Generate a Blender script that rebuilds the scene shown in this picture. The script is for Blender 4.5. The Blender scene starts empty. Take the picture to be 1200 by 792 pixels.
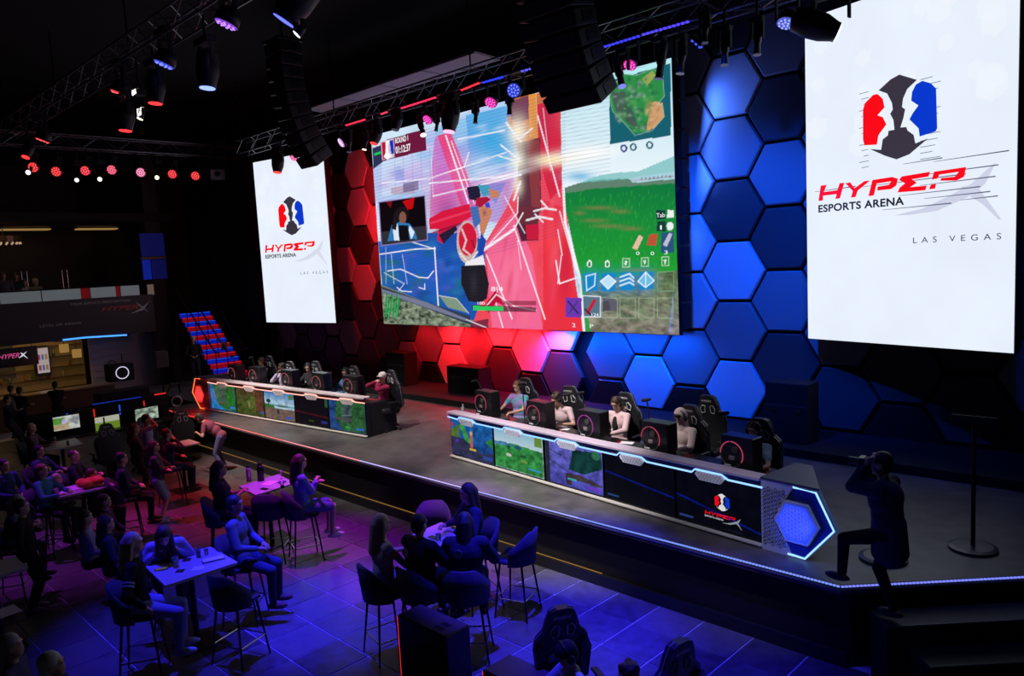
import bpy, bmesh, math, random
import numpy as np
from mathutils import Vector, Matrix, Euler
random.seed(7); np.random.seed(7)
sc = bpy.context.scene
COL = sc.collection
PI = math.pi

# ------------------------------------------------------------------ camera
CAMZ = 3.806                      # camera height above the stage deck (z = 0); audience floor is at z = -1.05
FPX = 884.396
CR = Vector((0.7125802, 0.6996848, -0.0516781)); CF = Vector((-0.7006573, 0.705901, -0.1038417))
CF.normalize(); CR = (CR - CR.dot(CF)*CF).normalized(); CU = CR.cross(CF).normalized()
cam = bpy.data.cameras.new('camera'); co = bpy.data.objects.new('camera', cam); COL.objects.link(co)
co.matrix_world = Matrix(((CR.x, CU.x, -CF.x, 0), (CR.y, CU.y, -CF.y, 0), (CR.z, CU.z, -CF.z, CAMZ), (0, 0, 0, 1)))
cam.sensor_width = 36; cam.lens = FPX/1200*36; cam.clip_end = 200
sc.camera = co
FLOOR = -1.05

def ray(px, py):
    return CR*((px-600)/FPX) - CU*((py-396)/FPX) + CF
def G(px, py, z):                 # point of the photograph seen at height z
    d = ray(px, py); t = (z-CAMZ)/d.z
    return Vector((d.x*t, d.y*t, z))
def onY(px, py, Y):
    d = ray(px, py); t = Y/d.y
    return Vector((d.x*t, Y, CAMZ+d.z*t))
def onX(px, py, X):
    d = ray(px, py); t = X/d.x
    return Vector((X, d.y*t, CAMZ+d.z*t))

# ------------------------------------------------------------------ world + view
sc.view_settings.view_transform = 'Standard'; sc.view_settings.look = 'None'
sc.view_settings.gamma = 1; sc.view_settings.use_curve_mapping = False
sc.view_settings.exposure = 0.0
wd = bpy.data.worlds.new('world'); sc.world = wd; wd.use_nodes = True
wd.node_tree.nodes['Background'].inputs[0].default_value = (0.02, 0.018, 0.035, 1)
wd.node_tree.nodes['Background'].inputs[1].default_value = 0.02

# ------------------------------------------------------------------ large lights (stage lighting of the venue, plus added wall fills)
def aim(o, target):
    d = Vector(target)-o.location
    o.rotation_euler = d.to_track_quat('-Z', 'Y').to_euler()
def spot(name, loc, target, col, power, deg=30, blend=.6, r=.08):
    l = bpy.data.lights.new(name, 'SPOT'); l.color = col; l.energy = power
    l.spot_size = math.radians(deg); l.spot_blend = blend; l.shadow_soft_size = r
    o = bpy.data.objects.new(name, l); COL.objects.link(o); o.location = loc; aim(o, target); return o
def area(name, loc, target, col, power, sx, sy, spread=180):
    l = bpy.data.lights.new(name, 'AREA'); l.color = col; l.energy = power
    l.shape = 'RECTANGLE'; l.size = sx; l.size_y = sy; l.spread = math.radians(spread)
    o = bpy.data.objects.new(name, l); COL.objects.link(o); o.location = loc; aim(o, target); return o
RED = (1, .008, .015); BLUE = (.0, .075, 1); DEEP = (.03, .02, 1); VIOLET = (.32, .02, 1); WHITE = (1, .93, .88); MAG = (1, .0, .25)
# neutral key light on the two desks
spot('desk_key', (-16.5, 5.6, 8.0), (-17.2, 9.6, .6), WHITE, 4200.0, 46, .8, .15)
spot('desk_key', (-8.4, 5.6, 8.0), (-8.6, 9.7, .6), WHITE, 3900.0, 40, .8, .15)
spot('deck_key', (-12.5, 6.0, 8.2), (-12.4, 10.6, 0), (1, .85, .8), 6854.4, 40, 1, .15)
spot('end_key', (-3.5, 6.0, 8.2), (-4.2, 9.0, .4), (.8, .85, 1), 168.0, 18, .8, .15)
for x, pw in ((-9.6, 1150), (-7.2, 1100), (-5.0, 600), (-13.2, 900)):
    spot('deck_front_key', (x-.6, 4.0, 8.2), (x, 8.7, 0), (.85, .85, 1), pw, 19, .9, .12)
spot('table_fill', (-12.5, 2.6, 8.0), (-8.0, 5.7, .3), (.45, .4, 1), 520, 15, 1, .12)
# colour washes on the honeycomb wall
for x, pw in ((-18.3, 12), (-16.6, 55), (-15.0, 55), (-13.7, 45)):  # unseen area lights added behind the screen's lower edge to grade the wall
    a = area('wall_fill_red', (x, 14.2, 2.03), (x, 14.42, .5), RED, pw, 1.1, .1, 150)
area('wall_fill_violet', (-12.75, 14.2, 2.03), (-12.75, 14.42, .5), (.6, .1, 1), 22, .5, .1, 130)
for x, pw in ((-12.1, 60), (-11.1, 22), (-10.2, 22), (-9.2, 24)):
    area('wall_fill_blue', (x, 14.2, 2.03), (x, 14.42, .5), BLUE, pw, .9, .1, 150)
area('wall_fill_blue', (-8.7, 14.1, 4.6), (-7.5, 14.6, 4.4), (.05, .16, 1), 60, .1, 5.2, 160)  # upright area lights added behind the screen's side edges, no fixture modelled
area('wall_fill_red', (-19.75, 14.1, 5.6), (-20.8, 14.5, 5.4), RED, 28, .1, 3.2, 160)
spot('wall_wash_blue', (-6.4, 9.6, 7.6), (-7.6, 14.6, 2.9), BLUE, 2700.0, 62, .8, .1)
spot('wall_wash_blue', (-3.2, 9.6, 7.6), (-5.6, 14.6, 1.2), BLUE, 780.0, 55, .8, .1)
spot('wall_wash_blue', (-1.5, 9.6, 7.6), (-2.6, 14.6, 1.0), BLUE, 180.0, 60, .9, .1)
spot('wall_wash_red', (-19.0, 9.6, 7.6), (-20.4, 14.5, 4.0), RED, 660.0, 40, .8, .1)
spot('wall_wash_violet', (-21, 8.6, 7.6), (-20.6, 14.5, 1.2), (1, .03, .12), 130, 30, .8, .1)
# coloured washes on the audience floor
spot('floor_wash_blue', (-9.2, 5.2, 8.0), (-9.2, 5.4, FLOOR), DEEP, 12144.0, 26, .9, .1)
spot('floor_wash_blue', (-6.3, 6.6, 8.0), (-6.4, 6.9, FLOOR), DEEP, 13728.0, 27, .9, .1)
spot('floor_wash_violet', (-8.9, 7.0, 8.0), (-9.3, 7.2, FLOOR), VIOLET, 7296.0, 24, .9, .1)
spot('floor_wash_violet', (-12.0, 6.3, 8.0), (-11.9, 6.6, FLOOR), (.5, .02, .9), 5760.0, 24, .9, .1)
spot('floor_wash_blue', (-11.0, 3.2, 8.0), (-10.4, 4.0, FLOOR), DEEP, 5702.4, 30, .9, .1)
spot('floor_wash_blue', (-4.6, 5.0, 8.0), (-4.4, 6.6, FLOOR), DEEP, 5808.0, 30, .9, .1)
spot('floor_wash_red', (-16.5, 5.4, 8.0), (-15.6, 5.9, FLOOR), RED, 2379.5, 30, .9, .1)
spot('floor_wash_red', (-20.5, 6.0, 8.0), (-18.2, 7.6, FLOOR+.6), RED, 1189.8, 28, .9, .1)
spot('floor_wash_violet', (-17.5, 2.6, 8.0), (-15.4, 3.8, FLOOR+.6), (.45, .03, 1), 2304.0, 34, .9, .1)
spot('bend_red', (-19.6, 9.6, 6.2), (-17.2, 7.0, -.2), (1, .02, .03), 420, 20, .8, .08)
spot('stage_edge_red', (-20.5, 6.4, 8.0), (-19.2, 9.0, 0), (1, .05, .06), 260.0, 26, .9, .1)
spot('stage_wash_violet', (-10.5, 6.2, 8.2), (-10.6, 8.7, 0), (.4, .1, 1), 1122.0, 26, 1, .1)
spot('stage_wash_blue', (-3.2, 6.0, 8.2), (-2.6, 10.2, 0), (.05, .12, 1), 180.0, 45, 1, .1)
spot('lounge_warm', (-30.6, 7.0, 1.6), (-32.0, 7.4, .1), (1, .6, .2), 25, 120, .8, .2)

# ------------------------------------------------------------------ materials
_m = {}
def mat(key, base, rough=.6, metal=0., emit=None, es=1., spec=.5, bump=0., bscale=40., vary=0.):
    if key in _m: return _m[key]
    m = bpy.data.materials.new(key); m.use_nodes = True; nt = m.node_tree; b = nt.nodes['Principled BSDF']
    b.inputs['Base Color'].default_value = (*base, 1); b.inputs['Roughness'].default_value = rough
    b.inputs['Metallic'].default_value = metal; b.inputs['Specular IOR Level'].default_value = spec
    if emit: b.inputs['Emission Color'].default_value = (*emit, 1); b.inputs['Emission Strength'].default_value = es
    if bump or vary:
        tc = nt.nodes.new('ShaderNodeTexCoord'); n = nt.nodes.new('ShaderNodeTexNoise')
        n.inputs['Scale'].default_value = bscale; n.inputs['Detail'].default_value = 4
        nt.links.new(tc.outputs['Object'], n.inputs['Vector'])
        if bump:
            bp = nt.nodes.new('ShaderNodeBump'); bp.inputs['Strength'].default_value = bump; bp.inputs['Distance'].default_value = .01
            nt.links.new(n.outputs['Fac'], bp.inputs['Height']); nt.links.new(bp.outputs['Normal'], b.inputs['Normal'])
        if vary:
            rp = nt.nodes.new('ShaderNodeValToRGB')
            rp.color_ramp.elements[0].position = .3; rp.color_ramp.elements[1].position = .7
            rp.color_ramp.elements[0].color = (*[c*(1-vary) for c in base], 1)
            rp.color_ramp.elements[1].color = (*[min(1, c*(1+vary)) for c in base], 1)
            nt.links.new(n.outputs['Fac'], rp.inputs['Fac']); nt.links.new(rp.outputs['Color'], b.inputs['Base Color'])
    _m[key] = m; return m
def cloth(rgb): return mat('cloth_%d_%d_%d' % tuple(int(c*255) for c in rgb), rgb, .9, spec=.2, bump=.2, bscale=90)
def glow(rgb, s=1.): return mat('glow_%d_%d_%d_%d' % (*[int(c*255) for c in rgb], int(s*10)), (0, 0, 0), .6, emit=rgb, es=s)
def srgb(r, g, b):
    f = lambda c: (c/255/12.92) if c <= 10 else ((c/255+.055)/1.055)**2.4
    return (f(r), f(g), f(b))
BLACK = mat('black_plastic', (.012, .012, .014), .45, bump=.05)
BLACKM = mat('black_matte', (.01, .01, .012), .85)
BLACKG = mat('black_gloss', (.008, .008, .01), .18)
DKGREY = mat('dark_grey', (.05, .05, .055), .6)
STEEL = mat('chrome_steel', (.55, .55, .58), .25, 1.)
ALU = mat('truss_aluminium', (.22, .22, .25), .4, .9)
DARKM = mat('dark_metal', (.03, .03, .035), .35, .7)
SILVER = mat('silver_panel', (.6, .6, .66), .45, .1, bump=.03)
WHITEP = mat('white_panel', (.7, .7, .72), .5)
def vcol_mat(key, strength):
    m = bpy.data.materials.new(key); m.use_nodes = True; nt = m.node_tree; b = nt.nodes['Principled BSDF']
    a = nt.nodes.new('ShaderNodeVertexColor'); a.layer_name = 'picture'
    b.inputs['Base Color'].default_value = (0, 0, 0, 1); b.inputs['Roughness'].default_value = .5; b.inputs['Specular IOR Level'].default_value = .1
    nt.links.new(a.outputs['Color'], b.inputs['Emission Color']); b.inputs['Emission Strength'].default_value = strength
    return m
SCREENM = vcol_mat('led_screen_picture', 1.0); MONM = vcol_mat('monitor_picture', .75)

# ------------------------------------------------------------------ mesh helpers
class MB:
    def __init__(s): s.v = []; s.f = []
    def add(s, vs, fs):
        n = len(s.v); s.v += [tuple(v) for v in vs]; s.f += [tuple(i+n for i in f) for f in fs]; return s
    def box(s, c, d, R=None, taper=1.):
        x, y, z = [q/2 for q in d]; c = Vector(c); vs = []
        for k, sz in enumerate((-1, 1)):
            t = taper if k else 1
            for sx, sy in ((-1, -1), (1, -1), (1, 1), (-1, 1)):
                p = Vector((sx*x*t, sy*y*t, sz*z)); vs.append(c+(R@p if R else p))
        return s.add(vs, [(3, 2, 1, 0), (4, 5, 6, 7), (0, 1, 5, 4), (1, 2, 6, 5), (2, 3, 7, 6), (3, 0, 4, 7)])
    def bbox(s, c, d, b=.01, R=None):          # box with chamfered edges
        x, y, z = [q/2 for q in d]; c = Vector(c); vs = []; idx = {}
        for sx in (-1, 1):
            for sy in (-1, 1):
                for sz in (-1, 1):
                    for k in range(3):
                        p = [sx*x, sy*y, sz*z]
                        for j in range(3):
                            if j != k: p[j] -= (sx, sy, sz)[j]*b
                        p = Vector(p); idx[(sx, sy, sz, k)] = len(vs); vs.append(c+(R@p if R else p))
        fs = []
        for k in range(3):
            a, bb = [(1, 2), (2, 0), (0, 1)][k]
            for s0 in (-1, 1):
                q = []
                for u, w in ((-1, -1), (1, -1), (1, 1), (-1, 1)):
                    t = [0, 0, 0]; t[k] = s0; t[a] = u; t[bb] = w; q.append(idx[(*t, k)])
                fs.append(q if s0 > 0 else q[::-1])
        for k in range(3):                      # edges along axis k
            a, bb = [(1, 2), (2, 0), (0, 1)][k]
            for u in (-1, 1):
                for w in (-1, 1):
                    def I(e, kk):
                        t = [0, 0, 0]; t[k] = e; t[a] = u; t[bb] = w; return idx[(*t, kk)]
                    q = [I(-1, a), I(1, a), I(1, bb), I(-1, bb)]
                    fs.append(q if u*w > 0 else q[::-1])
        for sx in (-1, 1):
            for sy in (-1, 1):
                for sz in (-1, 1):
                    q = [idx[(sx, sy, sz, k)] for k in range(3)]
                    fs.append(q if sx*sy*sz > 0 else q[::-1])
        return s.add(vs, fs)
    def tube(s, pts, r, n=8, caps=True, closed=False):
        pts = [Vector(p) for p in pts]; N = len(pts)
        rs = r if isinstance(r, (list, tuple)) else [r]*N
        vs = []; up = None
        for i, p in enumerate(pts):
            if closed: t = pts[(i+1) % N]-pts[i-1]
            else: t = pts[min(i+1, N-1)]-pts[max(i-1, 0)]
            if t.length < 1e-9: t = Vector((0, 0, 1))
            t.normalize()
            if up is None: up = Vector((0, 0, 1)) if abs(t.z) < .9 else Vector((1, 0, 0))
            a = t.cross(up)
            if a.length < 1e-4: a = t.orthogonal()
            a.normalize(); b = a.cross(t); b.normalize(); up = b if abs(t.z) > .9 else up
            for k in range(n):
                an = 2*PI*k/n; vs.append(p+a*math.cos(an)*rs[i]+b*math.sin(an)*rs[i])
        fs = []
        for i in range(N if closed else N-1):
            j = (i+1) % N
            for k in range(n):
                fs.append((i*n+k, i*n+(k+1) % n, j*n+(k+1) % n, j*n+k))
        if caps and not closed: fs.append(tuple(range(n))[::-1]); fs.append(tuple((N-1)*n+k for k in range(n)))
        return s.add(vs, fs)
    def lathe(s, prof, n=20, M=None):           # prof: (r, z)
        vs = []; fs = []
        for r, z in prof:
            for k in range(n):
                p = Vector((r*math.cos(2*PI*k/n), r*math.sin(2*PI*k/n), z)); vs.append(M@p if M else p)
        for i in range(len(prof)-1):
            for k in range(n): fs.append((i*n+k, i*n+(k+1) % n, (i+1)*n+(k+1) % n, (i+1)*n+k))
        if prof[0][0] > 1e-5: fs.append(tuple(range(n))[::-1])
        if prof[-1][0] > 1e-5: fs.append(tuple((len(prof)-1)*n+k for k in range(n)))
        return s.add(vs, fs)
    def prism(s, poly, h, M=None, scale=1.):     # polygon in xy, extruded 0..h along z
        n = len(poly); ar = sum(poly[i][0]*poly[(i+1) % n][1]-poly[(i+1) % n][0]*poly[i][1] for i in range(n))
        if ar < 0: poly = poly[::-1]
        cx = sum(p[0] for p in poly)/n; cy = sum(p[1] for p in poly)/n
        vs = [Vector((x, y, 0)) for x, y in poly]+[Vector((cx+(x-cx)*scale, cy+(y-cy)*scale, h)) for x, y in poly]
        if M: vs = [M@v for v in vs]
        fs = [tuple(range(n))[::-1], tuple(range(n, 2*n))]+[(i, (i+1) % n, n+(i+1) % n, n+i) for i in range(n)]
        return s.add(vs, fs)
    def ell(s, c, r, R=None, n=12, m=8):
        c = Vector(c); vs = []; fs = []
        vs.append(c+(R@Vector((0, 0, -r[2])) if R else Vector((0, 0, -r[2]))))
        for i in range(1, m):
            ph = -PI/2+PI*i/m
            for k in range(n):
                p = Vector((r[0]*math.cos(ph)*math.cos(2*PI*k/n), r[1]*math.cos(ph)*math.sin(2*PI*k/n), r[2]*math.sin(ph)))
                vs.append(c+(R@p if R else p))
        vs.append(c+(R@Vector((0, 0, r[2])) if R else Vector((0, 0, r[2]))))
        for k in range(n): fs.append((0, 1+(k+1) % n, 1+k))
        for i in range(m-2):
            for k in range(n): fs.append((1+i*n+k, 1+i*n+(k+1) % n, 1+(i+1)*n+(k+1) % n, 1+(i+1)*n+k))
        b = 1+(m-2)*n
        for k in range(n): fs.append((b+k, b+(k+1) % n, len(vs)-1))
        return s.add(vs, fs)
    def cap(s, p0, p1, r0, r1, n=10):           # tapered capsule
        p0 = Vector(p0); p1 = Vector(p1); d = p1-p0; L = d.length
        if L < 1e-6: return s.ell(p0, (r0,)*3)
        R = d.to_track_quat('Z', 'Y').to_matrix()
        prof = [(r0*math.cos(a), r0*math.sin(a)) for a in (-1.2, -.7, -.25)]+[(r1*math.cos(a), L+r1*math.sin(a)) for a in (.25, .7, 1.2)]
        vs = [p0+R@Vector((0, 0, -r0))]; fs = []
        for rr, z in prof:
            for k in range(n): vs.append(p0+R@Vector((rr*math.cos(2*PI*k/n), rr*math.sin(2*PI*k/n), z)))
        vs.append(p0+R@Vector((0, 0, L+r1)))
        for k in range(n): fs.append((0, 1+(k+1) % n, 1+k))
        for i in range(len(prof)-1):
            for k in range(n): fs.append((1+i*n+k, 1+i*n+(k+1) % n, 1+(i+1)*n+(k+1) % n, 1+(i+1)*n+k))
        b = 1+(len(prof)-1)*n
        for k in range(n): fs.append((b+k, b+(k+1) % n, len(vs)-1))
        return s.add(vs, fs)
    def mesh(s, name, m=None, smooth=False):
        me = bpy.data.meshes.new(name); me.from_pydata([tuple(v) for v in s.v], [], s.f); me.update()
        if m: me.materials.append(m)
        if smooth: me.polygons.foreach_set('use_smooth', [True]*len(me.polygons))
        return me
    def obj(s, name, m=None, parent=None, smooth=False, loc=None, label=None):
        return link(name, s.mesh(name, m, smooth), parent, loc, label)
def link(name, me, parent=None, loc=None, label=None, rot=None):
    o = bpy.data.objects.new(name, me); COL.objects.link(o)
    if parent: o.parent = parent
    if loc is not None: o.location = loc
    if rot is not None: o.rotation_euler = rot
    if label: o['label'] = label
    return o
def tag(o, label, cat, group=None):
    o['label'] = label; o['category'] = cat
    if group: o['group'] = group
    return o
def thing(name, label, cat, loc=(0, 0, 0), rz=0., group=None):
    o = bpy.data.objects.new(name, None); COL.objects.link(o); o.empty_display_size = .1
    o.location = loc; o.rotation_euler = (0, 0, rz); return tag(o, label, cat, group)
def struct(name, loc=(0, 0, 0), label=None):
    o = bpy.data.objects.new(name, None); COL.objects.link(o); o.location = loc; o['kind'] = 'structure'
    if label: o['label'] = label
    return o
def kids(o): return [c for c in COL.objects if c.parent == o]
def dup(root, loc, rz=None, label=None, group=None, ch=None):
    r = root.copy(); COL.objects.link(r); r.location = loc
    if rz is not None: r.rotation_euler = (r.rotation_euler[0], r.rotation_euler[1], rz)
    if label: r['label'] = label
    if group: r['group'] = group
    for c in kids(root):
        d = c.copy(); COL.objects.link(d); d.parent = r
        for g in kids(c):
            e = g.copy(); COL.objects.link(e); e.parent = d
    return r
def text_mesh(txt, size, shear=0., offset=0., spacing=1., align='LEFT', extrude=0.):
    cu = bpy.data.curves.new('lettering', 'FONT'); cu.body = txt; cu.size = size; cu.shear = shear; cu.offset = offset
    cu.space_character = spacing; cu.align_x = align; cu.extrude = extrude
    o = bpy.data.objects.new('lettering', cu); COL.objects.link(o)
    bpy.context.view_layer.update()
    me = bpy.data.meshes.new_from_object(o.evaluated_get(bpy.context.evaluated_depsgraph_get()))
    bpy.data.objects.remove(o); bpy.data.curves.remove(cu); return me
def fit_text(txt, x0, x1, z0, z1, mtl, parent, y, shear=0., offset=0., spacing=1., split=False):
    # lettering in the local xz plane of parent, facing -y, stretched into the given rectangle
    me = text_mesh(txt, 1., shear, offset, spacing)
    n = len(me.vertices); a = np.empty(n*3); me.vertices.foreach_get('co', a); a = a.reshape(-1, 3)
    lo = a.min(0); hi = a.max(0)
    b = np.empty_like(a); b[:, 0] = x0+(a[:, 0]-lo[0])/(hi[0]-lo[0])*(x1-x0); b[:, 2] = z0+(a[:, 1]-lo[1])/(hi[1]-lo[1])*(z1-z0); b[:, 1] = y
    me.vertices.foreach_set('co', b.ravel()); me.update(); me.materials.clear(); me.materials.append(mtl)
    if split: return split_islands(me, 'letter', mtl, parent)
    o = link('lettering', me, parent); o['kind'] = 'stuff'; return o
def split_islands(me, name, mtl, parent):
    n = len(me.vertices); par = list(range(n))
    def fd(i):
        while par[i] != i: par[i] = par[par[i]]; i = par[i]
        return i
    for p in me.polygons:
        a = fd(p.vertices[0])
        for v in p.vertices[1:]: par[fd(v)] = a
    gr = {}
    for p in me.polygons: gr.setdefault(fd(p.vertices[0]), []).append(tuple(p.vertices))
    for fs in gr.values():
        ids = sorted({i for f in fs for i in f}); mp = {i: k for k, i in enumerate(ids)}
        m2 = bpy.data.meshes.new(name); m2.from_pydata([tuple(me.vertices[i].co) for i in ids], [], [tuple(mp[i] for i in f) for f in fs]); m2.materials.append(mtl); o = link(name, m2, parent)
    bpy.data.meshes.remove(me); return o
# ================================================================== painting of screens (flat print on the screens themselves)
class Canvas:
    """W x H raster in screen coordinates u (0..1 left to right), v (0..1 top to bottom)"""
    def __init__(s, w, h, col=(0, 0, 0)):
        s.w = w; s.h = h; s.a = np.zeros((h, w, 3)); s.a[:] = srgb(*col)
        s.u, s.v = np.meshgrid(np.linspace(0, 1, w), np.linspace(0, 1, h))
        s.X = s.u; s.Y = s.v
    def quad(s, q):                     # let drawing coordinates be those of a traced quadrilateral TL TR BR BL
        (x0, y0), (x1, y1), (x2, y2), (x3, y3) = q
        A = []; B = []
        for (u, v), (x, y) in zip(((0, 0), (1, 0), (1, 1), (0, 1)), q):
            A.append([u, v, 1, 0, 0, 0, -u*x, -v*x]); B.append(x)
            A.append([0, 0, 0, u, v, 1, -u*y, -v*y]); B.append(y)
        h = np.linalg.solve(np.array(A, float), np.array(B, float)); s.H = np.append(h, 1).reshape(3, 3)
        d = s.H[2, 0]*s.u+s.H[2, 1]*s.v+1
        s.X = (s.H[0, 0]*s.u+s.H[0, 1]*s.v+s.H[0, 2])/d; s.Y = (s.H[1, 0]*s.u+s.H[1, 1]*s.v+s.H[1, 2])/d
    def uv(s, x, y):
        p = np.linalg.inv(s.H)@np.array([x, y, 1.]); return p[0]/p[2], p[1]/p[2]
    def mask(s, poly):
        m = np.zeros(s.X.shape, bool); n = len(poly)
        for i in range(n):
            x0, y0 = poly[i]; x1, y1 = poly[i-1]
            if y0 == y1: continue
            c = ((y0 > s.Y) != (y1 > s.Y)) & (s.X < (x1-x0)*(s.Y-y0)/(y1-y0)+x0); m ^= c
        return m
    def put(s, m, col, a=1.):
        s.a[m] = s.a[m]*(1-a)+np.array(srgb(*col))*a
    def poly(s, pts, col, a=1.): s.put(s.mask(pts), col, a)
    def rect(s, x0, y0, x1, y1, col, a=1.): s.put((s.X >= x0) & (s.X <= x1) & (s.Y >= y0) & (s.Y <= y1), col, a)
    def disc(s, x, y, rx, ry, col, a=1.): s.put(((s.X-x)/rx)**2+((s.Y-y)/ry)**2 < 1, col, a)
    def line(s, pts, w, col, a=1.):
        for (x0, y0), (x1, y1) in zip(pts[:-1], pts[1:]):
            dx, dy = x1-x0, y1-y0; L2 = dx*dx+dy*dy+1e-9
            t = np.clip(((s.X-x0)*dx+(s.Y-y0)*dy)/L2, 0, 1)
            px = (s.X[0, -1]-s.X[0, 0])/s.w; k = np.clip((w/2-np.hypot(s.X-x0-t*dx, s.Y-y0-t*dy))/px+.5, 0, 1)[..., None]*a
            s.a = s.a*(1-k)+np.array(srgb(*col))*k
    def soft(s, x, y, rx, ry, col, a=1., ang=0.):
        c_, s_ = math.cos(ang), math.sin(ang); dx = s.X-x; dy = s.Y-y; p = (dx*c_+dy*s_)/rx; q = (-dx*s_+dy*c_)/ry
        k = (np.exp(-(p*p+q*q))*a)[..., None]; s.a = s.a*(1-k)+np.array(srgb(*col))*k
    def grad(s, m, c0, c1, t):
        t = np.clip(t, 0, 1)[..., None]; g = np.array(srgb(*c0))*(1-t)+np.array(srgb(*c1))*t
        s.a[m] = g[m]
    def noise(s, m, amt, fx=40, fy=40, seed=0):
        r = np.random.RandomState(seed); n = np.zeros(s.X.shape)
        for k in range(3):
            gw, gh = int(fx*2**k)+2, int(fy*2**k)+2; g = r.rand(gh, gw)
            x = s.u*(gw-2); y = s.v*(gh-2); xi = x.astype(int); yi = y.astype(int); fx_ = x-xi; fy_ = y-yi
            n += ((g[yi, xi]*(1-fx_)+g[yi, xi+1]*fx_)*(1-fy_)+(g[yi+1, xi]*(1-fx_)+g[yi+1, xi+1]*fx_)*fy_-.5)/1.6**k
        s.a[m] = np.clip(s.a[m]*(1+amt*n[m][:, None]*2), 0, 1)
    def to_obj(s, name, W, H, mtl, parent=None, y=0., x0=0., z0=0., label=None):
        w, h = s.w, s.h
        xs = x0+s.u*W; zs = z0+(1-s.v)*H
        vs = np.stack([xs, np.full_like(xs, y), zs], -1).reshape(-1, 3)
        i = np.arange(h-1)[:, None]*w+np.arange(w-1)[None, :]
        fs = np.stack([i+w, i+w+1, i+1, i], -1).reshape(-1, 4)
        me = bpy.data.meshes.new(name); me.vertices.add(len(vs)); me.vertices.foreach_set('co', vs.ravel())
        me.loops.add(fs.size); me.loops.foreach_set('vertex_index', fs.ravel().astype(np.int32))
        me.polygons.add(len(fs)); me.polygons.foreach_set('loop_start', np.arange(0, fs.size, 4, dtype=np.int32))
        me.update(calc_edges=True)
        ca = me.color_attributes.new('picture', 'FLOAT_COLOR', 'POINT')
        ca.data.foreach_set('color', np.concatenate([s.a.reshape(-1, 3), np.ones((w*h, 1))], 1).ravel().astype(np.float32))
        me.materials.append(mtl); return link(name, me, parent, label=label)

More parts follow.
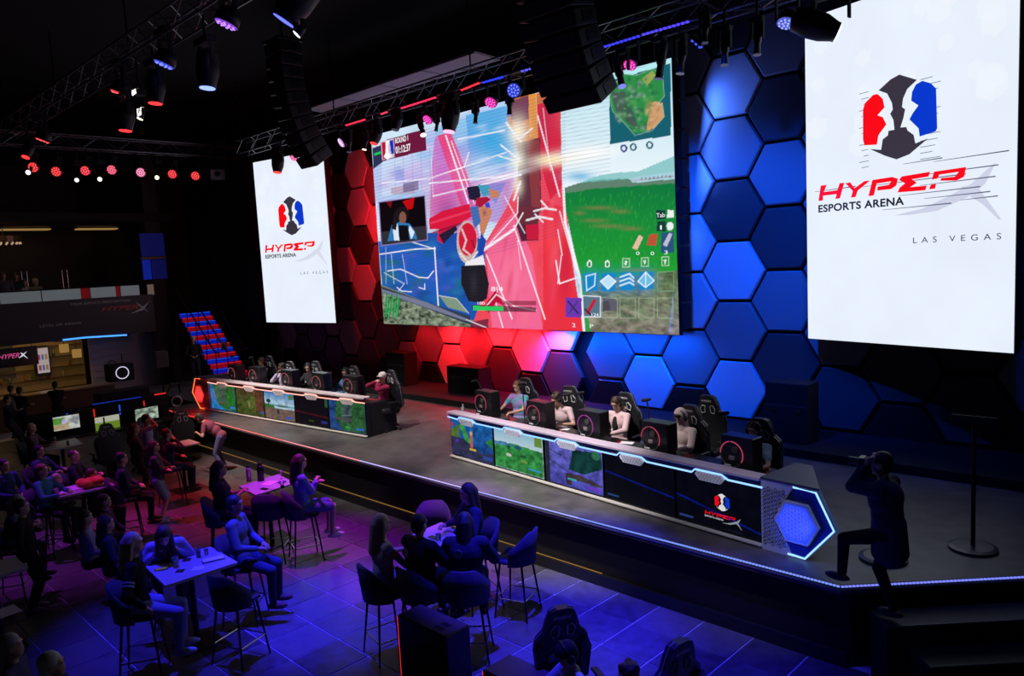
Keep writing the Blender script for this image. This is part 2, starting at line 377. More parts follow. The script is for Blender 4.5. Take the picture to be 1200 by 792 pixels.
def paint_main():
    c = Canvas(560, 306, (205, 228, 246))
    c.quad([(435.2, 159.6), (786, 67.5), (796.7, 392), (449.4, 380)])
    X, Y = c.X, c.Y; allm = np.ones(X.shape, bool)
    c.noise(allm, .12, 10, 5, 1)
    K = lambda L: [(422+a/2.329, 58+b/2.329) for a, b in L]
    def kp(L, col, a=1.): c.poly(K(L), col, a)
    def kl(L, w, col=(250, 248, 255), a=.9): c.line(K(L), w, col, a)
    def ks(x, y, rx, ry, col, a=1., ang=0.): c.soft(422+x/2.329, 58+y/2.329, rx/2.329, ry/2.329, col, a, ang)
    rr = np.random.RandomState(5)
    # pale cyan and lilac haze, upper left
    kp([(30, 300), (400, 120), (430, 380), (30, 420)], (186, 206, 244)); kp([(60, 300), (205, 260), (215, 380), (60, 400)], (206, 226, 248)); kp([(205, 215), (400, 150), (425, 230), (215, 330)], (150, 206, 240)); kp([(290, 180), (420, 150), (440, 300), (300, 330)], (96, 176, 232))
    ks(250, 300, 90, 60, (150, 140, 235), .7); ks(140, 350, 60, 30, (196, 150, 225), .6); ks(350, 250, 50, 50, (40, 170, 225), .7); ks(320, 330, 60, 40, (196, 226, 250), .8)
    for k in range(60): x = 60+rr.rand()*340; y = 300-x*.28+rr.rand()*170; ks(x, y, 6+rr.rand()*16, 3+rr.rand()*8, ((214, 230, 250), (140, 150, 225), (110, 200, 235), (225, 190, 235))[k % 4], .45, -.3)
    for k in range(5): kl([(95+k*24, 300-k*7), (97+k*24, 395-k*5)], .7, (150, 150, 215), .6)
    kp([(85, 378), (150, 366), (150, 392), (85, 396)], (190, 150, 170), .7); kp([(118, 366), (160, 358), (160, 384), (118, 390)], (90, 84, 130), .7); kp([(98, 330), (120, 326), (120, 360), (98, 362)], (130, 150, 225), .5)
    # magenta beam and pink field
    kp([(205, 240), (245, 228), (300, 400), (330, 520), (190, 480), (195, 330)], (214, 90, 190), .7); kp([(212, 235), (250, 226), (330, 440), (290, 470)], (240, 60, 110), .85); kp([(270, 370), (420, 330), (430, 470), (300, 470)], (200, 110, 200), .65); ks(230, 420, 50, 60, (225, 60, 150), .6); ks(370, 430, 40, 50, (150, 150, 225), .5); ks(270, 330, 30, 50, (235, 120, 190), .5)
    kp([(330, 370), (400, 360), (370, 420)], (120, 130, 210), .7)
    # blue see-through room
    kp([(50, 525), (190, 500), (265, 500), (345, 520), (345, 620), (320, 750), (60, 650)], (28, 84, 176)); kp([(50, 530), (205, 540), (210, 690), (60, 650)], (34, 92, 190))
    for k in range(70): x = 60+rr.rand()*270; y = 520+rr.rand()*170; ks(x, y, 5+rr.rand()*18, 4+rr.rand()*14, ((20, 60, 140), (50, 120, 210), (30, 110, 120), (80, 90, 200), (24, 100, 90))[k % 5], .5)
    ks(240, 470, 30, 50, (30, 60, 150), .7); ks(80, 620, 30, 20, (30, 120, 90), .6)
    kl([(50, 560), (150, 545), (205, 543)], 1.4); kl([(140, 525), (205, 545)], 1.1); kl([(203, 540), (213, 700)], 1.5); kl([(75, 605), (110, 600), (160, 622), (185, 624), (200, 605)], 1.2); kl([(85, 560), (92, 640)], .7, a=.6); kl([(115, 560), (128, 640)], .7, a=.6); kl([(65, 610), (120, 640), (100, 665)], .8, a=.7); kl([(160, 650), (176, 655), (176, 640)], 1.); kl([(100, 650), (112, 660), (140, 662)], 1.)
    kl([(70, 540), (70, 640)], .6, a=.5); kl([(50, 420), (30, 600)], .8, (170, 180, 250), .7)
    # ground and dark beam, lower left
    kp([(50, 640), (310, 740), (310, 770), (50, 765)], (112, 124, 104)); m = c.mask(K([(60, 660), (300, 745), (300, 770), (60, 765)])); c.noise(m, .9, 70, 90, 4)
    kp([(58, 648), (150, 680), (300, 728), (300, 752), (160, 700), (60, 664)], (52, 58, 82)); kp([(58, 655), (180, 690), (290, 735), (290, 742), (170, 702), (58, 662)], (116, 122, 150)); kp([(215, 672), (262, 680), (296, 720), (240, 705)], (128, 150, 128)); kl([(215, 672), (262, 680), (296, 720)], .8, (220, 220, 230))
    for k in range(11): kl([(66+k*3.6, 735-(k % 3)*8), (72+k*3.6, 665+(k % 4)*9)], 1.3, (24, 176, 84) if k % 2 else (16, 130, 70))
    # red wall, orange top, dark pillar
    kp([(420, 380), (440, 300), (540, 130), (560, 380), (575, 560), (612, 770), (300, 770), (345, 640), (340, 530), (400, 430)], (240, 74, 92)); kp([(400, 130), (545, 110), (555, 250), (440, 260), (405, 200)], (206, 120, 66)); kp([(412, 140), (460, 125), (462, 190), (412, 205)], (120, 62, 84)); kp([(414, 190), (445, 200), (440, 280), (430, 280)], (190, 90, 60))
    kp([(460, 120), (478, 116), (486, 240), (462, 240)], (226, 150, 70)); kp([(484, 150), (545, 130), (552, 370), (520, 410), (490, 300)], (218, 38, 62)); ks(505, 200, 16, 60, (190, 40, 80), .6)
    kp([(345, 530), (420, 440), (470, 560), (500, 770), (360, 770), (350, 640)], (244, 110, 160), .8); ks(420, 620, 40, 60, (250, 130, 170), .7); kp([(500, 410), (560, 430), (608, 770), (500, 770)], (232, 40, 56), .75); ks(560, 600, 18, 90, (196, 24, 60), .6); ks(520, 500, 14, 60, (250, 80, 90), .6)
    for k in range(40): x = 350+rr.rand()*220; y = 400+rr.rand()*350; ks(x, y, 3+rr.rand()*10, 14+rr.rand()*40, ((250, 120, 140), (220, 40, 70), (236, 80, 120))[k % 3], .3, .15)
    kp([(432, 255), (492, 240), (495, 440), (432, 430)], (98, 46, 54)); kp([(455, 250), (490, 245), (492, 440), (470, 440)], (150, 60, 56), .8); kp([(430, 470), (486, 468), (486, 520), (440, 522), (428, 480)], (84, 36, 46)); kp([(452, 478), (488, 472), (488, 518), (456, 518)], (206, 26, 52)); kp([(430, 425), (492, 430), (486, 475), (430, 478)], (110, 44, 48))
    # sky, hills, meadow, rocky ground at the right
    m = c.mask(K([(546, 90), (850, 0), (865, 300), (865, 345), (552, 375)])); t = (Y-80)/130; c.grad(m, (176, 222, 238), (236, 246, 252), t); ks(640, 180, 60, 50, (214, 240, 248), .6); ks(600, 345, 40, 14, (90, 180, 225), .8)
    kp([(552, 378), (600, 362), (660, 352), (730, 350), (760, 362), (865, 345), (865, 372), (552, 395)], (96, 130, 110)); kp([(600, 362), (640, 345), (690, 335), (760, 330), (865, 285), (865, 345), (720, 352)], (110, 190, 190), .8); kp([(735, 350), (790, 340), (865, 330), (865, 350), (745, 362)], (170, 208, 222)); kl([(745, 356), (860, 343)], 1., (190, 130, 140), .8)
    for k in range(8): kp([(765+k*11, 354-k), (769+k*11, 345-k), (772+k*11, 353-k)], (60, 90, 90), .7)
    m = c.mask(K([(552, 392), (640, 378), (865, 362), (868, 610), (605, 640), (575, 500)])); c.grad(m, (18, 122, 62), (34, 158, 48), (Y-218)/105)
    for k in range(500):
        x = 560+rr.rand()*305; y = 390+rr.rand()*240; 
        if x > 560+(y-390)*.2: kl([(x, y), (x+rr.rand()*3-1, y-4-rr.rand()*7)], .7, ((40, 180, 60), (14, 104, 54), (70, 170, 70))[k % 3], .55)
    for x, y, w_ in ((650, 430, 40), (710, 440, 22), (640, 465, 30), (680, 480, 40), (740, 487, 26), (600, 445, 14), (760, 600, 50)): ks(x, y, w_, 5, (126, 122, 78), .7)
    m = c.mask(K([(605, 632), (868, 600), (878, 780), (618, 780)])); c.grad(m, (100, 124, 84), (128, 122, 112), (Y-325)/60); c.noise(m, .5, 60, 60, 7)
    for k in range(90): x = 620+rr.rand()*250; y = 620+rr.rand()*150; ks(x, y, 6+rr.rand()*14, 2+rr.rand()*2.5, ((164, 160, 140), (84, 88, 74), (96, 130, 84))[k % 3], .6, .35)
    kp([(596, 640), (612, 640), (630, 778), (616, 778)], (30, 160, 66), .9); kp([(660, 672), (690, 676), (712, 692), (700, 712), (668, 712)], (96, 92, 104)); kp([(655, 690), (680, 684), (684, 712), (658, 714)], (76, 72, 86))
    # explosion light and electric lines
    ks(430, 225, 26, 40, (255, 250, 225), .95); ks(430, 300, 20, 30, (255, 252, 230), .9); ks(560, 295, 90, 16, (255, 250, 240), .95, -.12); ks(630, 280, 70, 18, (255, 255, 255), .9, -.12); ks(520, 300, 30, 12, (255, 236, 170), .9); ks(430, 370, 14, 26, (255, 246, 220), .8); ks(395, 345, 60, 7, (255, 250, 255), .9, -.25)
    kl([(190, 365), (440, 340)], 1.6); kl([(60, 365), (190, 352), (400, 280)], 1.3); kl([(200, 400), (440, 342)], 1.4); kl([(200, 403), (195, 300)], .8, a=.6); kl([(235, 235), (300, 430)], 1.8); kl([(250, 250), (312, 420)], 1.); kl([(268, 245), (395, 220)], 1.6); kl([(255, 330), (285, 320), (298, 280)], 1.2)
    kl([(400, 200), (430, 240), (440, 250)], 2.2); kl([(385, 260), (435, 300)], 2.); kl([(380, 290), (432, 305)], 1.6); kl([(438, 360), (420, 410)], 2.2); kl([(470, 215), (438, 240)], 1.8); kl([(485, 180), (545, 400)], 1.6); kl([(500, 160), (520, 330)], .9, a=.6); kl([(480, 110), (484, 200)], .8, (255, 200, 150))
    kl([(340, 545), (430, 445), (432, 400)], 1.2); kl([(335, 548), (420, 490)], 3.2); kl([(420, 490), (445, 445)], 1.6); kl([(420, 480), (505, 735)], 1.5); kl([(395, 400), (450, 500)], 1.); kl([(345, 560), (415, 735)], 1.4); kl([(430, 520), (440, 600)], .8, a=.6); kl([(370, 690), (390, 760)], 1.2)
    kl([(555, 370), (560, 470), (600, 620), (612, 770)], 3.); kl([(545, 440), (590, 600)], 1.2); kl([(540, 490), (552, 560)], 1.); kl([(535, 575), (545, 638), (596, 620)], 1.5); kl([(550, 560), (540, 638)], 1.)
    kl([(475, 440), (505, 432), (535, 436)], 2.2); kl([(495, 412), (512, 432)], 2.); kl([(455, 465), (490, 455), (525, 462)], 2.4); kl([(478, 448), (500, 470)], 1.6); kl([(330, 400), (345, 545)], .8, a=.6)
    kp([(345, 690), (372, 655), (395, 700), (372, 690), (350, 720)], (190, 20, 60)); kl([(345, 700), (372, 668), (420, 700), (480, 712)], 1.2); kp([(300, 745), (350, 735), (350, 765), (300, 765)], (70, 30, 60), .8); kl([(290, 738), (345, 760)], 1.)
    # player figure, seen from behind
    kp([(188, 462), (225, 440), (300, 420), (305, 455), (262, 480), (225, 530), (210, 520), (215, 490), (190, 490)], (222, 22, 54)); kl([(190, 475), (300, 440)], 2.5, (240, 60, 90)); kl([(200, 500), (290, 470)], 2.5, (150, 14, 44)); kp([(215, 505), (262, 480), (266, 490), (228, 530)], (40, 26, 40))
    kp([(292, 375), (325, 370), (330, 400), (318, 412), (298, 408)], (32, 28, 44)); kp([(322, 368), (352, 370), (360, 395), (335, 400)], (70, 160, 190)); kp([(350, 380), (378, 385), (380, 402), (358, 405)], (206, 132, 92)); kp([(318, 405), (345, 400), (358, 408), (330, 430), (315, 440)], (180, 20, 44)); kp([(322, 430), (350, 424), (362, 440), (340, 500), (332, 520), (325, 470)], (206, 132, 96)); ks(340, 445, 5, 8, (60, 40, 60), .6); kp([(340, 420), (352, 416), (356, 430), (345, 432)], (60, 70, 200)); kp([(300, 430), (322, 425), (330, 470), (312, 490)], (70, 110, 180))
    kp([(330, 500), (345, 520), (335, 560), (345, 620), (320, 580)], (26, 70, 170)); c.disc(422+292/2.329, 58+525/2.329, 12.2, 25, (206, 184, 180)); c.disc(422+294/2.329, 58+518/2.329, 10.6, 19.5, (216, 24, 48)); kl([(272, 555), (298, 584), (320, 552)], 2., (240, 230, 226)); kl([(278, 490), (290, 520), (282, 545), (300, 560)], 2.2, (226, 206, 206)); kl([(305, 520), (312, 540)], 1.6, (110, 20, 40))
    kp([(288, 580), (336, 560), (342, 590), (285, 596)], (238, 234, 240)); kp([(276, 590), (340, 588), (352, 640), (346, 680), (330, 690), (296, 688), (276, 640)], (34, 30, 40)); ks(310, 640, 10, 30, (60, 56, 66), .5)
    for k in range(14): kl([(278, 595+k*7), (346, 593+k*7)], .5, (14, 12, 20), .5)
    # hairline scan lines of the LED wall in the bright part
    for k in range(44):
        y0_ = 150+k*9; kl([(30, y0_+112), (560, y0_-38)], .75, (40, 50, 130), .34)
    for k in range(22): y0_ = 120+k*11; kl([(546, y0_), (682, y0_-22)], .7, (90, 130, 150), .45)
    # little map, upper right
    c.poly([(713.5, 90), (785, 69), (786, 158), (715, 168)], (24, 96, 112)); c.poly([(713.5, 90), (785, 69), (785, 74), (713.5, 95)], (180, 236, 240))
    c.poly([(722, 96), (728, 86), (745, 88), (765, 80), (776, 88), (778, 112), (770, 122), (764, 140), (758, 154), (744, 156), (732, 144), (718, 130), (714, 112)], (46, 140, 72))
    c.poly([(752, 92), (764, 82), (768, 88), (758, 100)], (150, 164, 90)); c.poly([(716, 108), (732, 106), (742, 132), (748, 150), (738, 146), (722, 130)], (70, 92, 84)); c.poly([(766, 118), (776, 120), (778, 136), (766, 150), (757, 152), (760, 136)], (208, 160, 112))
    for k in range(160):
        x = 718+rr.rand()*56; y = 90+rr.rand()*62
        ok = ((x-746)/27)**2+((y-122)/33)**2 < 1
        if ok: c.soft(x, y, 1+rr.rand()*2, 1+rr.rand()*2, ((26, 100, 60), (90, 170, 90), (140, 170, 150), (50, 80, 76))[k % 4] if x < 757 or y < 118 else ((220, 176, 130), (180, 130, 90))[k % 2], .6)
    c.line([(722, 96), (728, 86), (745, 88), (765, 80), (776, 88), (778, 112), (770, 122), (776, 122), (778, 136), (764, 152), (744, 158), (732, 144), (718, 130), (714, 112), (722, 96)], .8, (150, 200, 170), .7)
    for x, col in ((731, (60, 70, 150)), (742, (60, 110, 130)), (761, (50, 100, 120))): c.disc(x, 173-(x-731)*.13, 4.2, 4.6, col); c.disc(x, 173-(x-731)*.13, 2.2, 2.6, (220, 236, 240))
    # round panel, upper left
    c.poly([(437, 174), (447, 170), (449, 190), (438, 198)], (44, 52, 84)); c.line([(440, 181), (446, 179)], 2.6, (30, 200, 90))
    c.poly([(446.5, 166), (499, 151), (500, 176), (448, 189)], (110, 24, 62)); c.poly([(447, 166), (462, 162), (463, 184), (448, 188)], (210, 190, 215))
    c.poly([(448, 167.5), (453, 166), (452, 177), (453, 186), (449, 187)], (200, 14, 50)); c.poly([(457, 165), (461, 164), (462, 180), (459, 181)], (20, 50, 190))
    c.poly([(452, 165), (457, 165), (455, 172), (456, 179), (460, 183), (455, 187), (450, 184), (453, 178)], (250, 250, 250))
    # camera picture of a player
    c.poly([(444, 237), (498, 229), (501, 281), (447, 288)], (14, 8, 14)); c.poly([(472, 236), (486, 231), (484, 244), (478, 246)], (190, 12, 22)); c.poly([(452, 236), (460, 235), (458, 244)], (120, 10, 20)); c.poly([(447, 272), (501, 264), (501, 281), (447, 288)], (48, 46, 54))
    c.poly([(454, 283), (459, 264), (468, 260), (480, 262), (486, 270), (489, 280)], (40, 120, 180)); c.poly([(460, 266), (466, 262), (468, 282), (462, 282)], (220, 230, 240)); c.poly([(467, 264), (478, 264), (480, 281), (468, 282)], (16, 14, 20)); c.poly([(480, 264), (486, 272), (482, 281), (479, 270)], (220, 230, 240))
    c.disc(471, 251, 8, 9, (26, 18, 24)); c.poly([(462, 250), (468, 246), (464, 270), (459, 268)], (30, 22, 28)); c.disc(472, 255, 4.2, 7, (128, 84, 72))
    c.line([(444, 237), (498, 229), (501, 281), (447, 288), (444, 237)], 1, (150, 130, 190))
    # heads-up display
    c.poly([(553, 357), (628, 360), (628, 366), (553, 364)], (60, 20, 36), .8); c.poly([(554, 358.5), (590, 359), (590, 364), (554, 364)], (40, 205, 96)); c.poly([(590, 352), (628, 352), (629, 358), (590, 357)], (120, 30, 50), .7)
    for i, (x, y) in enumerate(((692, 330), (713, 330), (735, 329), (757, 328))):
        c.soft(x, y, 11, 13, (30, 140, 210), .7); c.poly([(x-8, y-10), (x+9, y-11), (x+9, y+10), (x-8, y+11)], (24, 134, 200))
    c.line([(687, 323), (698, 320), (697, 334), (688, 340), (687, 323)], 1.3, (210, 240, 255)); c.poly([(704, 329), (713, 322), (722, 329), (713, 338)], (190, 226, 246)); c.line([(704, 329), (713, 322), (722, 329), (713, 338), (704, 329)], 1.2, (240, 250, 255))
    for k in range(3): c.line([(727, 324+k*5), (738, 320+k*5), (743, 325+k*4)], 1.8, (214, 238, 252))
    c.poly([(748, 329), (757, 318), (767, 328), (757, 336)], (110, 190, 230)); c.line([(748, 329), (757, 318), (767, 328), (757, 336), (748, 329)], 1.2, (235, 248, 255)); c.line([(757, 318), (757, 336)], 1, (235, 248, 255))
    c.poly([(663, 348), (682, 349), (682, 372), (663, 371)], (110, 56, 176)); c.line([(666, 353), (678, 367)], 1.6, (30, 24, 60)); c.line([(677, 353), (667, 367)], 1.4, (40, 60, 90))
    c.poly([(683, 346), (704, 347), (704, 371), (684, 371)], (86, 116, 138)); c.line([(683, 346), (704, 347), (704, 371), (684, 371), (683, 346)], 1.2, (225, 235, 240)); c.line([(689, 366), (697, 352)], 4, (190, 36, 56)); c.line([(686, 362), (692, 368)], 2, (40, 40, 60))
    for x in (706, 727, 749, 771): c.line([(x, 348), (x+18, 349), (x+18, 372), (x, 372), (x, 348)], .8, (170, 190, 160), .7)
    c.line([(771, 318), (790, 317), (790, 340), (771, 341), (771, 318)], .8, (130, 180, 140), .7)
    for x, y in ((734, 307), (756, 306), (780, 305)): c.line([(x-4, y-5), (x+4, y-5), (x+4, y+5), (x-4, y+5), (x-4, y-5)], .9, (190, 220, 190)); c.line([(x, y-2), (x, y+2)], 1.2, (230, 240, 230))
    for x in (691, 712): c.disc(x, 308.5, 3, 4.4, (235, 245, 240)); c.disc(x, 309, 1.6, 3, (40, 130, 70))
    c.poly([(741, 290), (749, 274), (754, 277), (747, 292)], (226, 190, 160)); c.poly([(758, 286), (761, 274), (771, 273), (769, 287)], (186, 84, 56)); c.poly([(775, 272), (790, 271), (790, 295), (775, 296)], (40, 84, 124)); c.poly([(777, 286), (784, 272), (788, 273), (782, 288)], (196, 190, 210))
    c.rect(769, 245, 780, 256, (26, 60, 56)); c.rect(782, 245, 790, 254, (236, 240, 240)); c.rect(770, 258, 780, 270, (26, 60, 56)); c.disc(785.5, 264, 4, 5, (236, 240, 240))
    return c
# ================================================================== setting
TILE = .69
def tile_mat():
    m = bpy.data.materials.new('stone_tile'); m.use_nodes = True; nt = m.node_tree; b = nt.nodes['Principled BSDF']
    b.inputs['Specular IOR Level'].default_value = .32
    oi = nt.nodes.new('ShaderNodeObjectInfo'); tc = nt.nodes.new('ShaderNodeTexCoord'); n = nt.nodes.new('ShaderNodeTexNoise')
    n.inputs['Scale'].default_value = 7; n.inputs['Detail'].default_value = 6
    ad = nt.nodes.new('ShaderNodeVectorMath'); ad.operation = 'ADD'
    nt.links.new(tc.outputs['Object'], ad.inputs[0]); nt.links.new(oi.outputs['Location'], ad.inputs[1]); nt.links.new(ad.outputs[0], n.inputs['Vector'])
    mx = nt.nodes.new('ShaderNodeMath'); mx.operation = 'MULTIPLY_ADD'; mx.inputs[1].default_value = .5; nt.links.new(oi.outputs['Random'], mx.inputs[0]); nt.links.new(n.outputs['Fac'], mx.inputs[2])
    r = nt.nodes.new('ShaderNodeValToRGB'); r.color_ramp.elements[0].color = (.035, .033, .035, 1); r.color_ramp.elements[1].color = (.13, .12, .12, 1)
    r.color_ramp.elements[0].position = .25; r.color_ramp.elements[1].position = 1.0
    nt.links.new(mx.outputs[0], r.inputs['Fac']); nt.links.new(r.outputs['Color'], b.inputs['Base Color'])
    r2 = nt.nodes.new('ShaderNodeMapRange'); r2.inputs['To Min'].default_value = .22; r2.inputs['To Max'].default_value = .5; nt.links.new(n.outputs['Fac'], r2.inputs['Value']); nt.links.new(r2.outputs[0], b.inputs['Roughness'])
    return m
TILEM = tile_mat(); GROUT = mat('floor_grout', (.62, .6, .62), .9)
fl = struct('floor', (0, 0, 0))
MB().box((-14, 4, FLOOR-.1), (44, 24, .19)).obj('floor_slab', GROUT, fl)
tm = MB().bbox((0, 0, 0), (TILE-.016, TILE-.016, .02), .004).mesh('floor_tile', TILEM)
cells = []
for i in range(-34, 8):
    for j in range(-11, 8):
        x = -4.322+TILE*(i+.5); y = 7.73+.686*(j+.5)
        d = Vector((x, y, FLOOR-CAMZ)); dep = d.dot(CF)
        if dep < 2: continue
        px = 600+FPX*d.dot(CR)/dep; py = 396-FPX*d.dot(CU)/dep
        if -60 < px < 1260 and py < 860 and y < 8.75: cells.append((dep, x, y))
cells.sort(); far = MB()
for k, (dep, x, y) in enumerate(cells):
    if k < 296: link('floor_tile', tm, fl, (x, y, FLOOR-.0055))
    else: far.bbox((x, y, FLOOR-.0055), (TILE-.016, TILE-.016, .02), .004)
if far.v: o = far.obj('floor_tile_field', TILEM, fl); o['kind'] = 'stuff'

# stage with toe space, lit nosing and base strip
DECKM = mat('stage_deck', (.10, .09, .088), .45, bump=.15, bscale=3, vary=.35)
stg = struct('stage', (0, 0, 0))
SX0, SX1, SY = -27.2, -3.196, 8.22
outl = [(-22.6, SY), (SX1, SY), (3.2, 14.6), (SX0-.4, 14.6), (SX0-.4, 9.2), (-22.6, 9.2)]
MB().prism([(x, y) for x, y in outl], .12).obj('deck', DECKM, stg, loc=(0, 0, -.12))
ins = [(-22.5, SY+.18), (SX1+.02, SY+.2), (2.6, 14.5), (SX0-.3, 14.5), (SX0-.3, 9.35), (-22.5, 9.35)]
MB().prism(ins, .92).obj('fascia', mat('stage_fascia', (.006, .004, .005), .8, bump=.1), stg, loc=(0, 0, FLOOR+.01))
MB().box(((SX1-22.6)/2, SY+.16, FLOOR+.09), (SX1+22.6, .06, .17)).obj('kick_plate', BLACK, stg)
GOLD = glow((1., .5, .1), .3)
MB().box((-14.3, SY+.15, FLOOR+.2), (15.2, .01, .01)).obj('base_light_strip', GOLD, stg, label='thin amber light line along the stage foot')
# LED nosing: red on the left, white in the middle, blue on the right, made of small cells
def nosing(x0, y0, x1, y1, cols, name='edge_light'):
    L = math.hypot(x1-x0, y1-y0); n = int(L/.042); a = math.atan2(y1-y0, x1-x0); ux, uy = math.cos(a), math.sin(a)
    mbs = {}
    for i in range(n):
        t = (i+.5)/n; c = cols(t); mb = mbs.setdefault(c, MB())
        mb.box((x0+(x1-x0)*t+uy*.012, y0+(y1-y0)*t-ux*.012, -.018), (.03, .018, .016), Matrix.Rotation(a, 3, 'Z'))
    for c, mb in mbs.items():
        o = mb.obj(name, glow(c, 1.1), stg); o['kind'] = 'stuff'
def ncol(t):
    x = -22.6+(SX1+22.6)*t
    if x < -19.2: return (1, .06, .05)
    if x < -15.6: return (1, .22, .2)
    if x < -12.6: return (1, .34, .4)
    if x < -9.5: return (.55, .45, .95)
    if x < -7: return (.38, .4, 1)
    return (.2, .3, 1)
nosing(-22.6, SY, SX1, SY, ncol); nosing(SX1, SY, 3.2, 14.6, lambda t: (.2, .24, 1))
MB().tube([(-22.6, SY-.012, -.06), (SX1, SY-.012, -.06), (3.2, 14.58, -.06)], .012, 6).obj('edge_trim', mat('edge_metal', (.35, .35, .4), .3, .8), stg)
# steps on the right
u = Vector((6.396, 6.38, 0)).normalized(); nrm = Vector((u.y, -u.x, 0))
st = struct('trim_1', (0, 0, 0), 'dark wide steps down from the right end of the stage')
TREAD = mat('step_tread', (.03, .03, .036), .6, bump=.1)
for k in range(3):
    z1 = -.26*(k+1); a0 = Vector((SX1+.35, SY+.2, 0))+nrm*.36*k+u*(-.1, .15, 0)[k]; a1 = a0+u*8.5
    P = [(a0.x, a0.y), (a1.x, a1.y), ((a1+nrm*.36).x, (a1+nrm*.36).y), ((a0+nrm*.36).x, (a0+nrm*.36).y)]
    MB().prism(P, z1-FLOOR-.03).obj('riser', BLACKM, st, loc=(0, 0, FLOOR))
    MB().prism(P, .03).obj('tread', TREAD, st, loc=(0, 0, z1-.03))
    q0 = a0+nrm*.365; q1 = a1+nrm*.365
    MB().box(((q0+q1)/2)+Vector((0, 0, z1-.012)), ((q1-q0).length, .012, .02), Matrix.Rotation(math.atan2(u.y, u.x), 3, 'Z')).obj('nosing', mat('nosing_metal', (.1, .12, .13), .4, .6), st)

MB().box((-11, 13.75, .075), (29, 1.7, .15)).obj('added_rear_plinth', mat('added_plinth_black', (.004, .004, .005), .95), stg)  # black base added over the deck to soak up the coloured wall light
# honeycomb wall
S = .73; RT = math.sqrt(3)/2*S
wall = struct('wall_back', (0, 0, 0))
MB().box((-12.5, 14.95, 4.2), (37, .2, 12.4)).obj('wall_slab', mat('wall_dark', (.012, .012, .014), .9), wall)
HB = [mat('panel_dark', (.07, .07, .075), .42, bump=.03, bscale=8), mat('panel_mid', (.3, .3, .31), .42, bump=.03, bscale=8), mat('panel_light', (.8, .8, .8), .42, bump=.03, bscale=8), mat('panel_black', (.012, .012, .014), .3, bump=.02)]
hexv = [(math.cos(PI/3*k), math.sin(PI/3*k)) for k in range(6)]
def hexmesh(m, zcut=None):
    R0 = S-.034; R1 = R0-.03; b = MB()
    def ring(R, y): return [(R*c, y, R*s_) for c, s_ in hexv]
    vs = ring(R0, .08)+ring(R0, 0)+ring(R1, -.03)
    if zcut is not None: vs = [(x, y, max(z, zcut)) for x, y, z in vs]
    fs = [(i, i+6, (i+1) % 6+6, (i+1) % 6) for i in range(6)]+[(i+6, i+12, (i+1) % 6+12, (i+1) % 6+6) for i in range(6)]+[tuple(range(12, 18))]
    fs = [f[::-1] for f in fs]
    b.add(vs, fs); return b.mesh('hexagonal_panel', m)
HM = [hexmesh(m) for m in HB]
hexlab = {0: 'dark hexagonal panel', 1: 'mid-grey hexagonal panel', 2: 'light hexagonal panel', 3: 'black unlit hexagonal panel'}
RIGHT = {(3, 5): 0, (3, 3): 1, (3, 1): 0, (3, -1): 1, (3, -3): 0, (3, 7): 1, (0, 8): 0, (0, 6): 2, (0, 4): 1, (0, 2): 0, (0, 0): 2, (0, -2): 1, (0, -4): 2, (-3, 7): 1, (-3, 5): 2, (-3, 3): 2, (-3, 1): 2, (-3, -1): 2, (-3, -3): 1,
         (-6, -2): 1, (-6, -4): 2, (-9, -3): 1, (6, 2): 1, (6, 0): 1, (6, -2): 1, (6, -4): 0, (9, -3): 0, (12, -2): 0, (12, -4): 0, (15, -3): 1, (-9, -5): 3, (-3, -5): 3, (3, -5): 3, (9, -5): 3}
LEFT = {(0, 0): 0, (0, 2): 2, (-3, 1): 2, (-6, 0): 0, (-6, 2): 2, (-9, 1): 1, (-12, 0): 2, (-12, 2): 2, (-15, 1): 1, (-18, 0): 1, (-18, 2): 0, (-24, 2): 0, (-24, 4): 2, (-24, 6): 0, (-24, 8): 2, (-24, 10): 2, (-27, 3): 0, (-27, 5): 2, (-27, 7): 0, (-27, 9): 0,
        (-27, 11): 2, (-24, 0): 0, (-21, 1): 0, (-21, 3): 0, (-21, 5): 1, (-21, 7): 2, (-21, 9): 1, (-21, 11): 1, (-30, 2): 1, (-33, 1): 0, (-36, 0): 0, (-36, 2): 0, (-30, 0): 0}
rg = random.Random(3)
def lattice(tab, X0, Z0, th, arange, zmax):
    for a in range(*arange, 3):
        for b in range(-14, 22):
            if (a//3+b) % 2: continue
            x = X0+a*S/2; z = Z0+b*RT
            if z < .1 or z > zmax or (z > 7.6 and x < -9.1): continue
            lv = tab.get((a, b), rg.choice((0, 1, 1, 2)))
            if z < .35 and (a, b) not in tab: lv = 3
            me = HM[lv] if z > RT else hexmesh(HB[lv], .01-z)
            dz = rg.uniform(-.012, .012)
            o = link('hexagonal_panel', me, wall, (x, 14.62+(x-X0)*th+dz, z), hexlab[lv], (0, 0, th))
lattice(RIGHT, -7.86, 3.316, .02, (-9, 25), 9.9)
lattice(LEFT, -12.754, .74, -.012, (-45, 1), 9.9)
